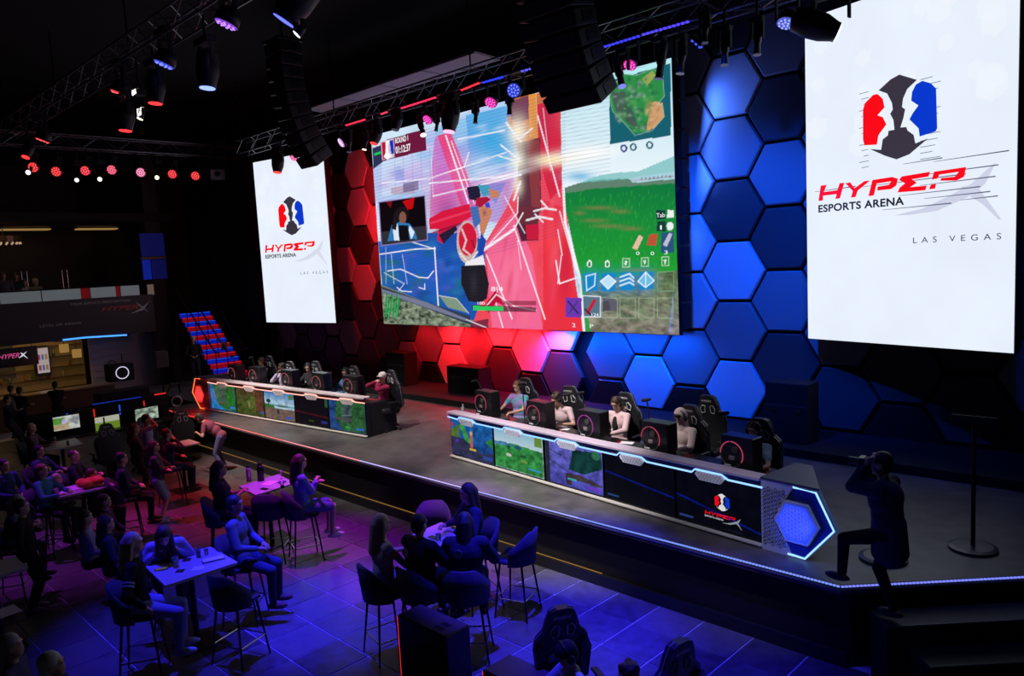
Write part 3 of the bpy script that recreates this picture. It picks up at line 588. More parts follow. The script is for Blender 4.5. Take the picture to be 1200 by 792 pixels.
# black floor cases standing before the wall
def case(px0, px1, pyt, Y, label):
    a = onY(px0, pyt, Y); b = onY(px1, pyt, Y)
    o = thing('equipment_case', label, 'case', ((a.x+b.x)/2, Y+.25, .15), 0, 'black equipment cases along the honeycomb wall')
    w_ = b.x-a.x; h_ = (a.z+b.z)/2-.15
    MB().bbox((0, 0, h_/2), (w_, .5, h_), .015).obj('body', mat('case_black_matte', (.004, .004, .005), .9), o)
    MB().box((0, -.252, h_*.62), (w_-.04, .01, .02)).obj('lid_seam', DKGREY, o)
    for sx in (-1, 1): MB().bbox((sx*w_*.3, -.26, h_*.55), (.1, .02, .08), .004).obj('latch', DARKM, o)
case(523, 560, 430, 13.7, 'black equipment case against the red panels, right of the white-capped player')
case(451, 473, 413, 13.7, 'small black equipment case left of the red panels behind the maroon top')
case(896, 946, 449, 13.3, 'black equipment case behind the grey-shirted player, under the dark panels')
case(404, 430, 425, 13.7, 'black equipment case behind the player in the blue jacket')

# left side: wall, mezzanine, lounge, stairs
wl = struct('wall_left', (0, 0, 0))
BRICKW = mat('wavy_wall', (.30, .25, .21), .7, bump=.6, bscale=5)
MB().box((-34.2, 6, 3.6), (.2, 24, 9.4)).obj('wall_slab', mat('wood_dark', (.022, .012, .009), .7, bump=.1), wl)
MB().box((-31.4, 11.6, .35), (.12, 5.4, 2.75)).obj('textured_panel', BRICKW, wl)
for k in range(10): MB().tube([(-31.32, 8.95+t*.2, -.9+k*.26+.035*math.sin(t*.9+k*.5)) for t in range(27)], .02, 6).obj('relief_rib', BRICKW, wl)
for x in (-30.55,): MB().box((x, 11.28, 3.9), (.5, .55, 9.9)).obj('column', mat('column_dark', (.02, .013, .012), .7), wl)
mz = struct('trim_2', (0, 0, 0), 'mezzanine balcony front with white glass parapet')
FASC = mat('mezzanine_fascia', (.02, .021, .027), .45)
MB().box((-32.1, 4.5, 2.3), (4.2, 12.8, .22)).obj('mezzanine_floor', FASC, mz)
MB().box((-30.02, 4.5, 2.48), (.12, 12.8, 1.42)).obj('fascia', FASC, mz)
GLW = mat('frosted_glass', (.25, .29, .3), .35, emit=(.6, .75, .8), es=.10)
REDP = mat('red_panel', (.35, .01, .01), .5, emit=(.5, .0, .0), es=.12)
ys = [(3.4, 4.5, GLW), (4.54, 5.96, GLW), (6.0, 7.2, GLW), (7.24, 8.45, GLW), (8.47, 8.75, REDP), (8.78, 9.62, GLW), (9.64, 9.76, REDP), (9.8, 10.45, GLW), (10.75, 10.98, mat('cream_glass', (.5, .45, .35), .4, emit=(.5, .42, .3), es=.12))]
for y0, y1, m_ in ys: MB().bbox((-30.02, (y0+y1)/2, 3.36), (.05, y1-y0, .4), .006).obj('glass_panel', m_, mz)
MB().tube([(-30.02, -1.5, 3.6), (-30.02, 10.6, 3.6)], .022, 8).obj('handrail', DARKM, mz)
MB().tube([(-29.93, 7.7, 1.79), (-29.93, 8.4, 1.8), (-29.93, 9.82, 1.74)], .03, 8).obj('underside_light_strip', glow((.06, .3, 1), 1.6), mz, label='blue light strip under the mezzanine')
MB().box((-32, 8.7, 1.745), (3.8, 2.4, .02)).obj('soffit', FASC, mz)
area('mezzanine_blue', (-29.8, 8.7, 1.7), (-30.4, 8.7, 0), (.05, .2, 1), 4, 2.2, .1)
# lettering on the fascia
def on_X_text(txt, y0, y1, z0, z1, mtl, par, X, shear=0, sp=1.):
    o = fit_text(txt, 0, y1-y0, z0, z1, mtl, par, 0, shear, .0, sp); o.location = (X, y0, 0); o.rotation_euler = (0, 0, PI/2); return o
FT = mat('faint_lettering', (.3, .3, .32), .6, emit=(.5, .5, .55), es=.05); FR = mat('faint_red_lettering', (.3, .05, .05), .6, emit=(.5, .05, .06), es=.08)
on_X_text('YOUR ESPORTS DESTINATION', 8.05, 10.05, 2.98, 3.06, FT, mz, -29.95, 0, 1.1)
on_X_text('HYPER', 9.05, 10.35, 2.68, 2.84, FR, mz, -29.95, .35)
on_X_text('LEVEL UP ARENA', 7.05, 8.35, 2.3, 2.38, FT, mz, -29.95, 0, 1.1)
b = MB(); b.add([(-29.95, 10.0, 2.5), (-29.95, 10.5, 2.62), (-29.95, 10.78, 2.95), (-29.95, 10.45, 2.7)], [(0, 1, 2, 3)]); b.add([(-29.95, 10.25, 2.95), (-29.95, 10.4, 2.75), (-29.95, 10.7, 2.5), (-29.95, 10.5, 2.74)], [(0, 1, 2, 3)]); b.obj('swoosh', FT, mz)
# rear wall of the mezzanine, warm coves and blue panels
COVE = glow((.85, .5, .16), .32)
for y0, y1 in ((6.9, 8.5), (9.45, 10.9)):
    MB().box((-33.2, (y0+y1)/2, 5.86), (.5, y1-y0, .05)).obj('warm_cove', COVE, wl, label='warm cove light')
MB().box((-32.2, 6, 6.1), (4, 12, .3)).obj('bulkhead', mat('wood_bulk', (.012, .007, .005), .8), wl)
for y0, y1, z0, z1, e in ((10.72, 11.02, 3.75, 4.5, .32), (10.72, 11.6, 4.62, 5.5, .08), (11.05, 11.6, 3.75, 4.5, .05)):
    MB().box((-30.2, (y0+y1)/2, (z0+z1)/2), (.03, y1-y0, z1-z0)).obj('blue_window', glow((.0, .03, .6), e), wl)
MB().box((-30.18, 11.15, 4.56), (.05, .95, .07)).obj('window_rail', mat('bronze', (.2, .13, .07), .5, .5), wl)
for y in (7.6, 9.0):
    for dy in (0, .18): MB().tube([(-34.05, y+dy, 3.5), (-34.05, y+dy, 4.3)], .015, 6).obj('door_pull', STEEL, wl)

# staircase with lit risers
sr = struct('trim_3', (0, 0, 0), 'staircase with red and blue lit risers beyond the left desk')
NR = 14; y0, y1 = 11.75, 12.98
for k in range(NR):
    x = -27.0-k*.215; z = (k+1)*.168
    MB().box((x-.12, (y0+y1)/2, z/2), (.24, y1-y0, z)).obj('step', BLACKM, sr)
    red = k % 2 == 0
    MB().box((x-.115, (y0+y1)/2, z+.002), (.2, y1-y0-.02, .004)).obj('tread', mat('tread_red' if red else 'tread_blue', (.3, .01, .01) if red else (.01, .03, .5), .4, emit=(.4, 0, .01) if red else (0, .01, .7), es=.22), sr)
    MB().box((x+.006, (y0+y1)/2, z-.085), (.012, y1-y0-.02, .16)).obj('lit_riser', glow((.5, .0, .01) if red else (.0, .02, .85), .4), sr, label='red lit riser' if red else 'blue lit riser')
    MB().box((x+.014, (y0+y1)/2, z-.016), (.014, y1-y0-.04, .014)).obj('riser_light', glow((1, .03, .02) if red else (.03, .16, 1), .8), sr)
def rail(y, z0, extra=0):
    r_ = thing('stair_rail', 'dark stair handrail beside the lit staircase, %s' % ('wall side' if y > 12.5 else 'near side' if y < 11.9 else 'centre'), 'handrail', (0, 0, 0))
    MB().tube([(-26.7, y, .1+z0), (-27, y, z0+.05), (-30.05, y, 2.4+z0), (-30.6, y, 2.4+z0)], .03, 8).obj('handrail', mat('rail_blue', (.05, .06, .12), .4, .5), r_)
    for k in range(5): x = -27-k*.74; zz = (k*.74/3.05)*2.35; MB().tube([(x, y, zz), (x, y, zz+z0+.06)], .018, 8).obj('baluster', DARKM, r_)
rail(11.82, .9); rail(12.25, .9); rail(12.95, .92)
MB().box((-27.3, 12.3, 1.15), (.02, .22, .3)).obj('notice', mat('paper_grey', (.25, .25, .27), .7), kids(sr)[0].parent)
wd2 = struct('wall_far', (0, 0, 0))
MB().box((-31, 14.2, 3.9), (6, .12, 8)).obj('wall_slab', mat('wall_navy', (.008, .01, .03), .9), wd2)
for k in range(3):
    p = onX(207+k*17, 290, -31.4); spot('sconce_light', (p.x, p.y if p.y < 14 else 13.8, p.z+.9), (p.x-.3, 13.9 if p.y > 13.9 else p.y, p.z-1), (.9, .55, .5), 3, 50)
# ceiling
MB().box((-14, 4, 10.3), (46, 25, .2)).obj('ceiling', mat('ceiling_black', (.002, .002, .002), .95))['kind'] = 'structure'
cs = struct('trim_4', (0, 0, 0), 'grey soffit panel above the truss over the big screen')
MB().prism([(-20.4, 12.35), (-13.0, 12.35), (-13.1, 13.3), (-20.6, 13.1)], .05).obj('soffit_panel', mat('soffit_grey', (.42, .36, .44), .8), cs, loc=(0, 0, 8.55))
for x in (-18.6, -16.7, -14.9): MB().box((x, 12.8, 8.545), (.02, .9, .01)).obj('panel_joint', DKGREY, cs)
spot('soffit_spill', (-16.5, 12.1, 5.2), (-16.6, 12.8, 8.55), (.75, .6, .85), 16, 90)
# audience side wall behind the camera view and right wall
wr = MB().box((7.6, 4, 4.6), (.2, 25, 11.5)).obj('wall_right', mat('wall_black', (.01, .01, .012), .9)); wr['kind'] = 'structure'
# ================================================================== LED screens
def screen(label, ax, ay, bx, by, z0, H, canvas, nm='led_screen'):
    a = math.atan2(by-ay, bx-ax); W = math.hypot(bx-ax, by-ay)
    t = thing(nm, label, 'screen', (ax, ay, z0), a)
    canvas.to_obj('picture', W, H, SCREENM, t)
    MB().box((W/2, .07, H/2), (W+.02, .12, H+.02)).obj('casing', BLACK, t)
    for k in range(int(W/1.2)+1): MB().box((min(W-.05, .05+k*1.2), .2, H/2), (.07, .14, H-.1)).obj('rear_strut', DARKM, t)
    for x in (W*.2, W*.8): MB().tube([(x, .15, H-.3), (x, .15, 10.25-z0)], .015, 6).obj('suspension_cable', DARKM, t)
    return t, W, H
ms, MW, MH = screen('huge LED screen showing a colourful shooting game, centre of the wall', -19.481, 13.961, -8.798, 13.961, 2.0, 5.769, paint_main())
for q in range(9): MB().bbox((MW+.12, .12, .4+q*.6), (.12, .2, .55), .01).obj('edge_module', BLACKM, ms)
WT = glow(srgb(250, 250, 255), 1.)
class UV:                                       # traced quadrilateral -> screen metres
    def __init__(s, quad, W, H):
        s.c = Canvas(2, 2); s.c.quad(quad); s.W = W; s.H = H; s.i = np.linalg.inv(s.c.H)
    def __call__(s, x, y):
        p = s.i@np.array([x, y, 1.]); return p[0]/p[2]*s.W, (1-p[1]/p[2])*s.H
def flatpoly(pts, name, mtl, par, y):
    b = bmesh.new(); vs = [b.verts.new((p[0], y, p[1])) for p in pts]; f = b.faces.new(vs); b.normal_update()
    if f.normal.y > 0: f.normal_flip()
    bmesh.ops.triangulate(b, faces=[f]); me = bpy.data.meshes.new(name); b.to_mesh(me); b.free(); me.materials.append(mtl)
    return link(name, me, par)
T = UV([(941, 23), (1199.5, -63.6), (1187.5, 414.5), (949.2, 395.7)], 1, 1)
CR1 = lambda L: [T(900+x/3.96, y/3.96) for x, y in L]
CR2 = lambda L: [T(900+x/3.96, 200+y/3.96) for x, y in L]
LOGO = {
 'red_face': CR1([(442, 520), (450, 490), (490, 450), (510, 447), (535, 470), (543, 510), (510, 547), (535, 555), (552, 590), (515, 640), (508, 683), (450, 686), (443, 660)]),
 'blue_face': CR1([(720, 388), (760, 400), (785, 425), (790, 610), (783, 625), (708, 648), (703, 610), (660, 568), (675, 540), (702, 503), (668, 480), (672, 440), (690, 405)]),
 'dark_form': CR1([(612, 357), (695, 383), (650, 425), (630, 470), (625, 510), (640, 520), (632, 560), (618, 605), (645, 603), (652, 620), (680, 640), (688, 680), (748, 657), (660, 730), (600, 753), (545, 735), (475, 703), (528, 708), (535, 660), (560, 640), (562, 620), (590, 615), (585, 570), (570, 540), (582, 520), (578, 490), (555, 445), (515, 430), (570, 380)])}
LETT = {
 'H': CR2([(247, 78), (275, 75), (262, 108), (325, 100), (335, 68), (357, 66), (337, 138), (315, 140), (322, 118), (258, 125), (258, 147), (237, 149)]),
 'Y': CR2([(362, 68), (385, 65), (405, 92), (450, 60), (478, 57), (420, 103), (410, 133), (388, 135), (397, 105)]),
 'P': CR2([(488, 55), (580, 42), (607, 50), (600, 82), (575, 98), (510, 104), (513, 86), (565, 78), (575, 62), (508, 72), (495, 127), (470, 129)]),
 'E': CR2([(625, 40), (757, 20), (750, 42), (672, 54), (695, 70), (665, 90), (742, 84), (735, 105), (605, 114), (615, 92), (640, 72), (612, 56)]),
 'R': CR2([(775, 20), (925, 0), (915, 45), (880, 62), (805, 62), (808, 50), (872, 44), (890, 22), (800, 34), (792, 52), (765, 56)]),
 'Rleg': CR2([(760, 80), (785, 76), (780, 98), (752, 101)])}
SWO = [CR2([(590, 219), (720, 190), (850, 130), (950, 76), (1030, 5), (1062, -18), (1012, 80), (930, 140), (790, 200), (660, 218)]), CR2([(900, 92), (968, 78), (1086, 242), (1074, 244), (1000, 172), (930, 128)])]
def logo(par, W, H, ox=0., oz=0., sc_=1., y=-.006, dark=srgb(58, 52, 64), lav=srgb(206, 210, 230), strength=1., speed=True, sub=srgb(30, 30, 40)):
    f = lambda P: [(ox+p[0]*W*sc_, oz+p[1]*H*sc_) for p in P]
    red = glow(srgb(252, 8, 16), strength); blu = glow(srgb(8, 56, 205), strength); drk = glow(dark, strength); lv = glow(lav, strength); sb = glow(sub, strength)
    if speed:
        for k in range(16):                     # thin speed lines through the emblem
            v = .5+.26*(k/18); x0 = .385+.02*(k % 3)
            if k < 14:
                for xa, xb in ((.30+.012*(k % 3), .35), (.60, .655+.012*((k*7) % 4))):
                    zz = .735-k*.0165
                    flatpoly([(ox+W*(xa+.0)*sc_, oz+H*zz), (ox+W*xb*sc_, oz+H*(zz+.001)), (ox+W*xb*sc_, oz+H*(zz+.003)), (ox+W*xa*sc_, oz+H*(zz+.0022))], 'speed_line', glow(srgb(120, 140, 150), strength), par, y+.002)
    for s_ in SWO: flatpoly(f(s_), 'swoosh', lv, par, y+.001)
    if speed:
        for k, (xa, xb, zz) in enumerate(((.05, .28, .537), (.3, .8, .535), (.55, .93, .548), (.6, .92, .52), (.5, .86, .498), (.62, .9, .483), (.42, .74, .462), (.78, .93, .47), (.52, .7, .585), (.66, .97, .58))):
            zz -= .07
            flatpoly([(ox+W*xa, oz+H*zz), (ox+W*xb, oz+H*(zz+.001)), (ox+W*xb, oz+H*(zz+.0042)), (ox+W*xa, oz+H*(zz+.0012))], 'speed_line', glow(srgb(96, 100, 122), strength), par, y+.0005)
    flatpoly(f(LOGO['red_face']), 'emblem_red_face', red, par, y); flatpoly(f(LOGO['blue_face']), 'emblem_blue_face', blu, par, y); flatpoly(f(LOGO['dark_form']), 'emblem_dark_form', drk, par, y)
    for k in ('H', 'Y', 'P', 'E', 'R', 'Rleg'): flatpoly(f(LETT[k]), 'letter', red, par, y-.001)
    p = CR2([(237, 203), (637, 138)]); q = f(p); hh = abs(f(CR2([(237, 165)]))[0][1]-f(CR2([(237, 203)]))[0][1])
    fit_text('ESPORTS ARENA', q[0][0], f(CR2([(636, 175)]))[0][0], q[0][1], q[0][1]+hh*.92, sb, par, y, 0, .03, 1.06, speed)
    p0 = f(CR2([(678, 348)]))[0]; p1 = f(CR2([(1085, 340)]))[0]; hh = f(CR2([(678, 322)]))[0][1]-p0[1]
    fit_text('LAS VEGAS', p0[0], p1[0], p0[1], p0[1]+hh, glow(srgb(50, 56, 84), strength) if speed or 1 else sb, par, y, 0, .0, 1.9, speed)
def white_canvas(seed):
    c = Canvas(120, 190, (232, 241, 253)); c.noise(np.ones(c.X.shape, bool), .02, 6, 8, seed)
    r = random.Random(seed)
    for k in range(26):
        x, y = r.uniform(.05, .95), r.uniform(.02, .42); s_ = r.choice((.04, .06, .07))
        P = [(x+s_*math.cos(PI/3*i+PI/6), y+s_*.62*math.sin(PI/3*i+PI/6)) for i in range(6)]; c.poly(P, (240, 246, 255), .6)
    return c
s2, W2, H2 = screen('tall white LED screen with the arena logo, right end of the wall', -6.099, 14.207, -2.579, 13.327, 2.0, 5.896, white_canvas(5)); logo(s2, W2, H2)
s1, W1, H1 = screen('tall white LED screen with the arena logo, left of the game screen', -25.413, 13.092, -21.769, 13.674, 2.0, 5.66, white_canvas(9)); logo(s1, W1, H1, lav=srgb(214, 220, 236), speed=False)
Q = UV([(435.2, 159.6), (786, 67.5), (796.7, 392), (449.4, 380)], MW, MH)
for txt, a, b_, hpx in (('ROUND 1', (464, 168.5), (479, 164.8), 6.5), ('01:12:37', (464.5, 180.5), (482, 176.5), 8.5)):
    p0 = Q(*a); p1 = Q(*b_); hh = Q(a[0], a[1]-hpx)[1]-p0[1]; fit_text(txt, p0[0], p1[0], p0[1], p0[1]+hh, WT, ms, -.006, 0, .02)
for txt, x0, x1, yb, hpx in (('8|4', 576, 590, 343, 7), ('100', 560, 568, 357, 3.4), ('Tab', 769.5, 779.5, 254, 5), ('I', 774, 776, 268, 5), ('0', 746, 750, 298, 4), ('0', 763, 767, 298, 4), ('3', 779, 783, 297, 4.4), ('T', 777.5, 782, 309, 5), ('V', 754, 758, 309, 5), ('?', 732, 736, 310, 5), ('2', 671, 675, 383, 4.5), ('P', 692, 696, 384, 4.5), ('124', 694, 702, 370, 3.6)):
    p0 = Q(x0, yb); p1 = Q(x1, yb); hh = Q(x0, yb-hpx)[1]-p0[1]; fit_text(txt, p0[0], p1[0], p0[1], p0[1]+hh, WT, ms, -.006, 0, .0)

# ================================================================== team desks
DL = 6.86; DH = .92; DD = .92; ST = 1.372
def mon_canvas(kind):
    c = Canvas(92, 52)
    allm = np.ones(c.X.shape, bool)
    if kind == 'forest_blue':
        c.grad(allm, (30, 110, 190), (26, 44, 110), c.v); c.poly([(.2, .1), (.32, .1), (.5, .6), (.35, .55)], (60, 150, 70)); c.poly([(0, .3), (.22, .1), (.2, .55), (0, .5)], (80, 110, 50)); c.poly([(0, .5), (.3, .5), (.75, .8), (1, .7), (1, 1), (0, 1)], (50, 52, 84))
        c.poly([(.82, .45), (1, .3), (1, .6)], (50, 140, 70)); c.noise(allm, .5, 14, 9, 11); c.rect(.47, .28, .53, .7, (190, 110, 90)); c.disc(.5, .3, .035, .06, (230, 170, 130)); c.rect(.44, .72, .6, .77, (220, 190, 60)); c.rect(.02, .1, .06, .2, (210, 40, 50)); c.rect(.76, .84, .97, .93, (50, 80, 170)); c.rect(.1, .56, .18, .64, (90, 50, 190))
    elif kind == 'hills':
        c.grad(allm, (150, 200, 225), (200, 226, 236), c.v*3); c.poly([(0, .36), (.4, .3), (1, .36), (1, 1), (0, 1)], (52, 142, 70)); c.poly([(0, .33), (.2, .3), (.5, .36), (0, .42)], (70, 130, 170)); c.noise(c.v > .35, .6, 16, 12, 12); c.disc(.5, .38, .08, .05, (40, 90, 120)); c.rect(.84, .0, .98, .24, (110, 150, 60)); c.rect(.7, .84, .95, .88, (60, 160, 220)); c.disc(.3, .62, .06, .04, (210, 210, 200)); c.disc(.62, .7, .07, .04, (120, 160, 70))
    elif kind == 'storm':
        c.grad(allm, (110, 110, 210), (80, 80, 190), c.v); c.rect(0, 0, .08, 1, (46, 46, 66)); c.poly([(.5, .1), (.98, .05), (1, .4), (.7, .62), (.42, .6), (.48, .3)], (16, 62, 58)); c.poly([(.3, .72), (.6, .66), (.98, .78), (.98, .84), (.5, .8)], (70, 60, 66)); c.poly([(.35, .7), (.48, .66), (.46, .98), (.38, .98)], (60, 50, 64)); c.line([(.08, .45), (.4, .65)], .02, (50, 46, 70)); c.line([(.08, .2), (.3, .3)], .02, (50, 46, 70)); c.noise(allm, .45, 14, 9, 13); c.disc(.9, .12, .07, .1, (50, 120, 80)); c.rect(.74, .88, .96, .94, (120, 60, 220)); c.rect(.4, .8, .55, .84, (60, 190, 190))
    elif kind in ('idle', 'idlelogo', 'idlered'):
        red = kind == 'idlered'; c.put(allm, (16, 12, 22) if red else (7, 8, 20)); y0, y1 = ((.58, .66) if red else (.40, .62)) if kind != 'idlelogo' else (.5, .88)
        c.line([(0, y0), (1, y1)], .022, (110, 16, 34) if red else (6, 30, 150)); c.noise(allm, .3, 10, 6, 14)
        if red: c.rect(.4, .84, .56, .87, (60, 90, 40)); c.rect(.78, .8, .95, .9, (40, 50, 130)); c.rect(.92, .0, 1, .3, (40, 90, 60))
        else: c.rect(.03, .9, .2, .93, (40, 70, 130))
    elif kind == 'island':
        c.put(allm, (40, 120, 190)); c.poly([(.12, 0), (1, 0), (1, 1), (.6, 1), (.3, .8), (.2, .4)], (44, 110, 54)); c.poly([(.3, .1), (.62, .1), (.6, .75), (.4, .75)], (58, 92, 84)); c.poly([(.62, .3), (.95, .2), (.95, .8), (.7, .7)], (40, 130, 50)); c.noise(allm, .5, 14, 9, 15); c.rect(.3, .7, .6, .75, (110, 90, 50)); c.rect(.76, .82, .95, .92, (60, 130, 220))
    elif kind == 'field':
        c.grad(allm, (84, 66, 44), (70, 84, 34), c.v*1.6); c.poly([(.7, 0), (1, 0), (1, .95), (.72, .8)], (98, 62, 44)); c.rect(.66, .05, .7, .9, (120, 90, 50)); c.poly([(.35, .55), (.62, .2), (.66, .7), (.5, .8)], (84, 110, 40)); c.noise(allm, .5, 12, 12, 16); c.rect(.44, .5, .5, .72, (160, 120, 110)); c.rect(.86, .82, .98, .9, (50, 100, 190))
    elif kind == 'beach':
        c.grad(allm, (50, 120, 190), (180, 214, 232), c.v*2.2); c.rect(0, .46, 1, .52, (110, 160, 180)); c.poly([(0, .48), (.3, .5), (.35, .62), (0, .66)], (60, 120, 50)); c.rect(0, .6, 1, 1, (118, 96, 84)); c.disc(.14, .36, .08, .07, (36, 66, 50)); c.rect(.13, .4, .15, .5, (60, 50, 40)); c.noise(allm, .3, 12, 9, 17); c.disc(.45, .72, .05, .1, (60, 60, 70)); c.rect(.83, .05, .98, .22, (90, 130, 80)); c.rect(.7, .86, .92, .93, (50, 90, 210)); c.disc(.6, .5, .2, .04, (90, 120, 120))
    elif kind == 'islandgrey':
        c.put(allm, (34, 70, 130)); c.poly([(.22, 0), (1, 0), (1, 1), (.35, 1), (.16, .6)], (46, 96, 56)); c.poly([(.35, .15), (.65, .1), (.6, .7), (.4, .75)], (62, 82, 84)); c.noise(allm, .6, 14, 10, 18); c.line([(.36, .5), (.62, .45)], .02, (130, 150, 160)); c.rect(.42, .86, .56, .89, (50, 190, 60)); c.rect(.72, .86, .95, .92, (50, 110, 220)); c.rect(.16, .58, .6, .64, (90, 70, 80))
    return c
def led_polyline(pts, name, m_, par, r=.012): return MB().tube(pts, r, 6).obj(name, m_, par)
def team_desk(label, x, y, ang, kinds, mirror, tint, strip, top_m):
    t = thing('team_desk', label, 'desk', (x, y, 0), ang, 'long team desks with screens in front')
    MB().bbox((DL/2, .5, .735), (DL-.04, .86, .03), .006).obj('worktop', mat('worktop_black', (.02, .02, .024), .35), t)
    MB().bbox((DL/2, .06, DH-.02), (DL, .22, .045), .01).obj('front_ledge', top_m, t)
    MB().box((DL/2, .03, .86), (DL, .05, .08)).obj('fascia', mat('fascia_'+label[:4], tuple(c*.1+.01 for c in tint), .3), t)
    MB().box((DL/2, .10, .40), (DL-.02, .08, .74)).obj('front_panel', BLACK, t)
    MB().bbox((DL/2, .0, .035), (DL, .07, .03), .006).obj('bottom_rail', mat('rail_cream', (.6, .57, .52), .4), t)
    for k, kd in enumerate(kinds):
        m_ = thing_part = MB().bbox((0, 0, 0), (ST-.03, .05, .735), .006).obj('front_monitor', BLACKG, t, loc=(ST*(k+.5), .045, .43))
        mon_canvas(kd).to_obj('display', ST-.055, .70, MONM, m_, -.027, -(ST-.055)/2, -.35)
        if kd == 'idlelogo':
            logo(m_, .66, 1.02, ox=-.24, oz=-.63, y=-.032, dark=srgb(235, 235, 240), lav=srgb(150, 150, 160), strength=.8, speed=False, sub=srgb(200, 200, 210))
    # zig-zag light line and pale vent plates
    pts = [(-.02, .81)]
    for k in range(5):
        c = ST*k+(.61 if not mirror else ST-.61)
        z1, z2 = .795, .845
        pts += [(c-.3, z1), (c-.24, z2), (c+.18, z2), (c+.28, z1)]
        P = [(c-.2, .835), (c+.2, .835), (c+.235, .79), (c+.165, .715), (c-.165, .715), (c-.235, .79)]
        pl = MB().prism(P, .03, Matrix(((1, 0, 0, 0), (0, 0, -1, .0), (0, 1, 0, 0), (0, 0, 0, 1)))).obj('vent_plate', mat('vent_pale_emit_'+label[:4], tuple(.7+.2*c_ for c_ in tint), .5, emit=(.8, .8, .8), es=.12), t, loc=(0, 0, 0))  # slight emission added to lift the plate out of the ledge's shade
        g = MB()
        for i in range(8):
            for j in range(3):
                hx = c-.17+i*.048+(j % 2)*.024; hz = .74+j*.032
                g.tube([(hx+.013*math.cos(a_), -.034, hz+.013*math.sin(a_)) for a_ in [PI/3*q for q in range(6)]], .0025, 3, closed=True)
        o = g.obj('honeycomb_grille', DKGREY, pl); o['kind'] = 'stuff'
    pts += [(DL+.02, .795)]
    led_polyline([(a_, -.012, b_) for a_, b_ in pts], 'light_line', glow(strip, 1.6), t, .013)
    for xx in (.05, DL-.05): MB().box((xx, .5, .36), (.06, .84, .72)).obj('side_panel', BLACKM, t)
    for k in range(1, 5): MB().box((ST*k, .5, .36), (.03, .78, .72)).obj('divider', BLACKM, t)
    # hexagonal end piece
    sgn = -1 if mirror else 1; xe = 0 if mirror else DL
    def E(pts_, h0): return [(xe+sgn*a_, h0, b_) for a_, b_ in pts_]
    shell = [(0, 0), (.58, 0), (.99, .46), (.75, .91), (0, .91)]
    M3 = Matrix(((1, 0, 0, 0), (0, 0, 1, 0), (0, 1, 0, 0), (0, 0, 0, 1)))
    def pr(poly, y0_, y1_, nm, mt, par=t, lab=None, bk=1.):
        b = MB().prism([(xe+sgn*a_, b_) for a_, b_ in poly], y1_-y0_, Matrix(((1, 0, 0, 0), (0, 0, 1, y0_), (0, 1, 0, 0), (0, 0, 0, 1))))
        if bk != 1.: b.v = [((xe+(v_[0]-xe)*bk, v_[1], v_[2]) if v_[1] > (y0_+y1_)/2 else v_) for v_ in b.v]
        me = b.mesh(nm, mt); bm_ = bmesh.new(); bm_.from_mesh(me); bmesh.ops.recalc_face_normals(bm_, faces=bm_.faces); bm_.to_mesh(me); bm_.free(); return link(nm, me, par, None, lab)
    es = pr(shell, .05, .8, 'end_shell', mat('end_shell_grey', (.2, .21, .26), .5, .1), bk=.3)
    pr([(0, .0), (.42, .0), (.2, .46), (.44, .91), (0, .91)], -.01, .05, 'side_plate', SILVER)
    b = MB()
    for i in range(6):
        for j in range(14):
            hx = .05+i*.052; hz = .1+j*.052+(i % 2)*.026
            lim = .40-.2*(1-abs(hz-.46)/.46)
            if hx < lim: b.tube([(xe+sgn*(hx+.022*math.cos(PI/3*q)), -.014, hz+.022*math.sin(PI/3*q)) for q in range(6)], .004, 3, closed=True)
    o = b.obj('honeycomb_grille', DKGREY, t); o['kind'] = 'stuff'
    pr([(.40, .03), (.57, .03), (.94, .455), (.72, .865), (.46, .865), (.27, .46)], .0, .052, 'hexagon_recess', mat('recess_'+label[:4], tuple(c*.25+.01 for c in tint), .35))
    ring_ = [(.36, .03), (.58, .025), (.95, .46), (.73, .875), (.44, .885)]
    led_polyline([(xe+sgn*a_, -.01, b_) for a_, b_ in ring_], 'hexagon_light_line', glow(strip if not mirror else (1, .16, .04), 1.8), t, .013)
    hx0, hz0 = .49, .455
    H6 = lambda R_: [(hx0+R_*1.0*math.cos(PI/3*k), hz0+R_*math.sin(PI/3*k)) for k in range(6)]
    pr(H6(.29), -.05, .02, 'hexagon_lens_rim', SILVER)
    ln = pr(H6(.255), -.055, -.01, 'hexagon_lens', mat('lens_'+label[:4], tuple(c*.4 for c in tint), .4, emit=tint, es=.75))
    b = MB()
    for i in range(-5, 6):
        for j in range(-5, 6):
            px_, pz_ = i*.045, j*.052+(i % 2)*.026
            if max(abs(pz_), abs(px_)*.866+abs(pz_)*.5) < .2: b.tube([(xe+sgn*(hx0+px_+.024*math.cos(PI/3*q)), -.058, hz0+pz_+.024*math.sin(PI/3*q)) for q in range(6)], .002, 3, closed=True)
    o = b.obj('lens_honeycomb', glow(tuple(min(1, c+.25) for c in tint), .5), t); o['kind'] = 'stuff'
    pr([(0, .91), (.77, .91), (.79, .935), (0, .935)], -.02, .82, 'end_top', mat('end_top_grey', (.07, .075, .09), .5, .1), bk=.3)
    # hexagon glow lights the deck in front of it
    l = bpy.data.lights.new('desk_end_glow', 'POINT'); l.energy = 4.5; l.color = tint; l.shadow_soft_size = .05
    lo = bpy.data.objects.new('desk_end_glow', l); COL.objects.link(lo); lo.parent = t; lo.location = (xe+sgn*.5, -.25, .35)
    return t
BT = (.03, .08, 1.); RTT = (1., .02, .02)
dr = team_desk('blue-lit team desk nearest the camera, five monitors in its front', -11.174, 9.387, math.radians(-5.83), ['forest_blue', 'hills', 'storm', 'idle', 'idlelogo'], False, BT, (.25, .5, 1), mat('ledge_lilac', (.62, .5, .62), .4))
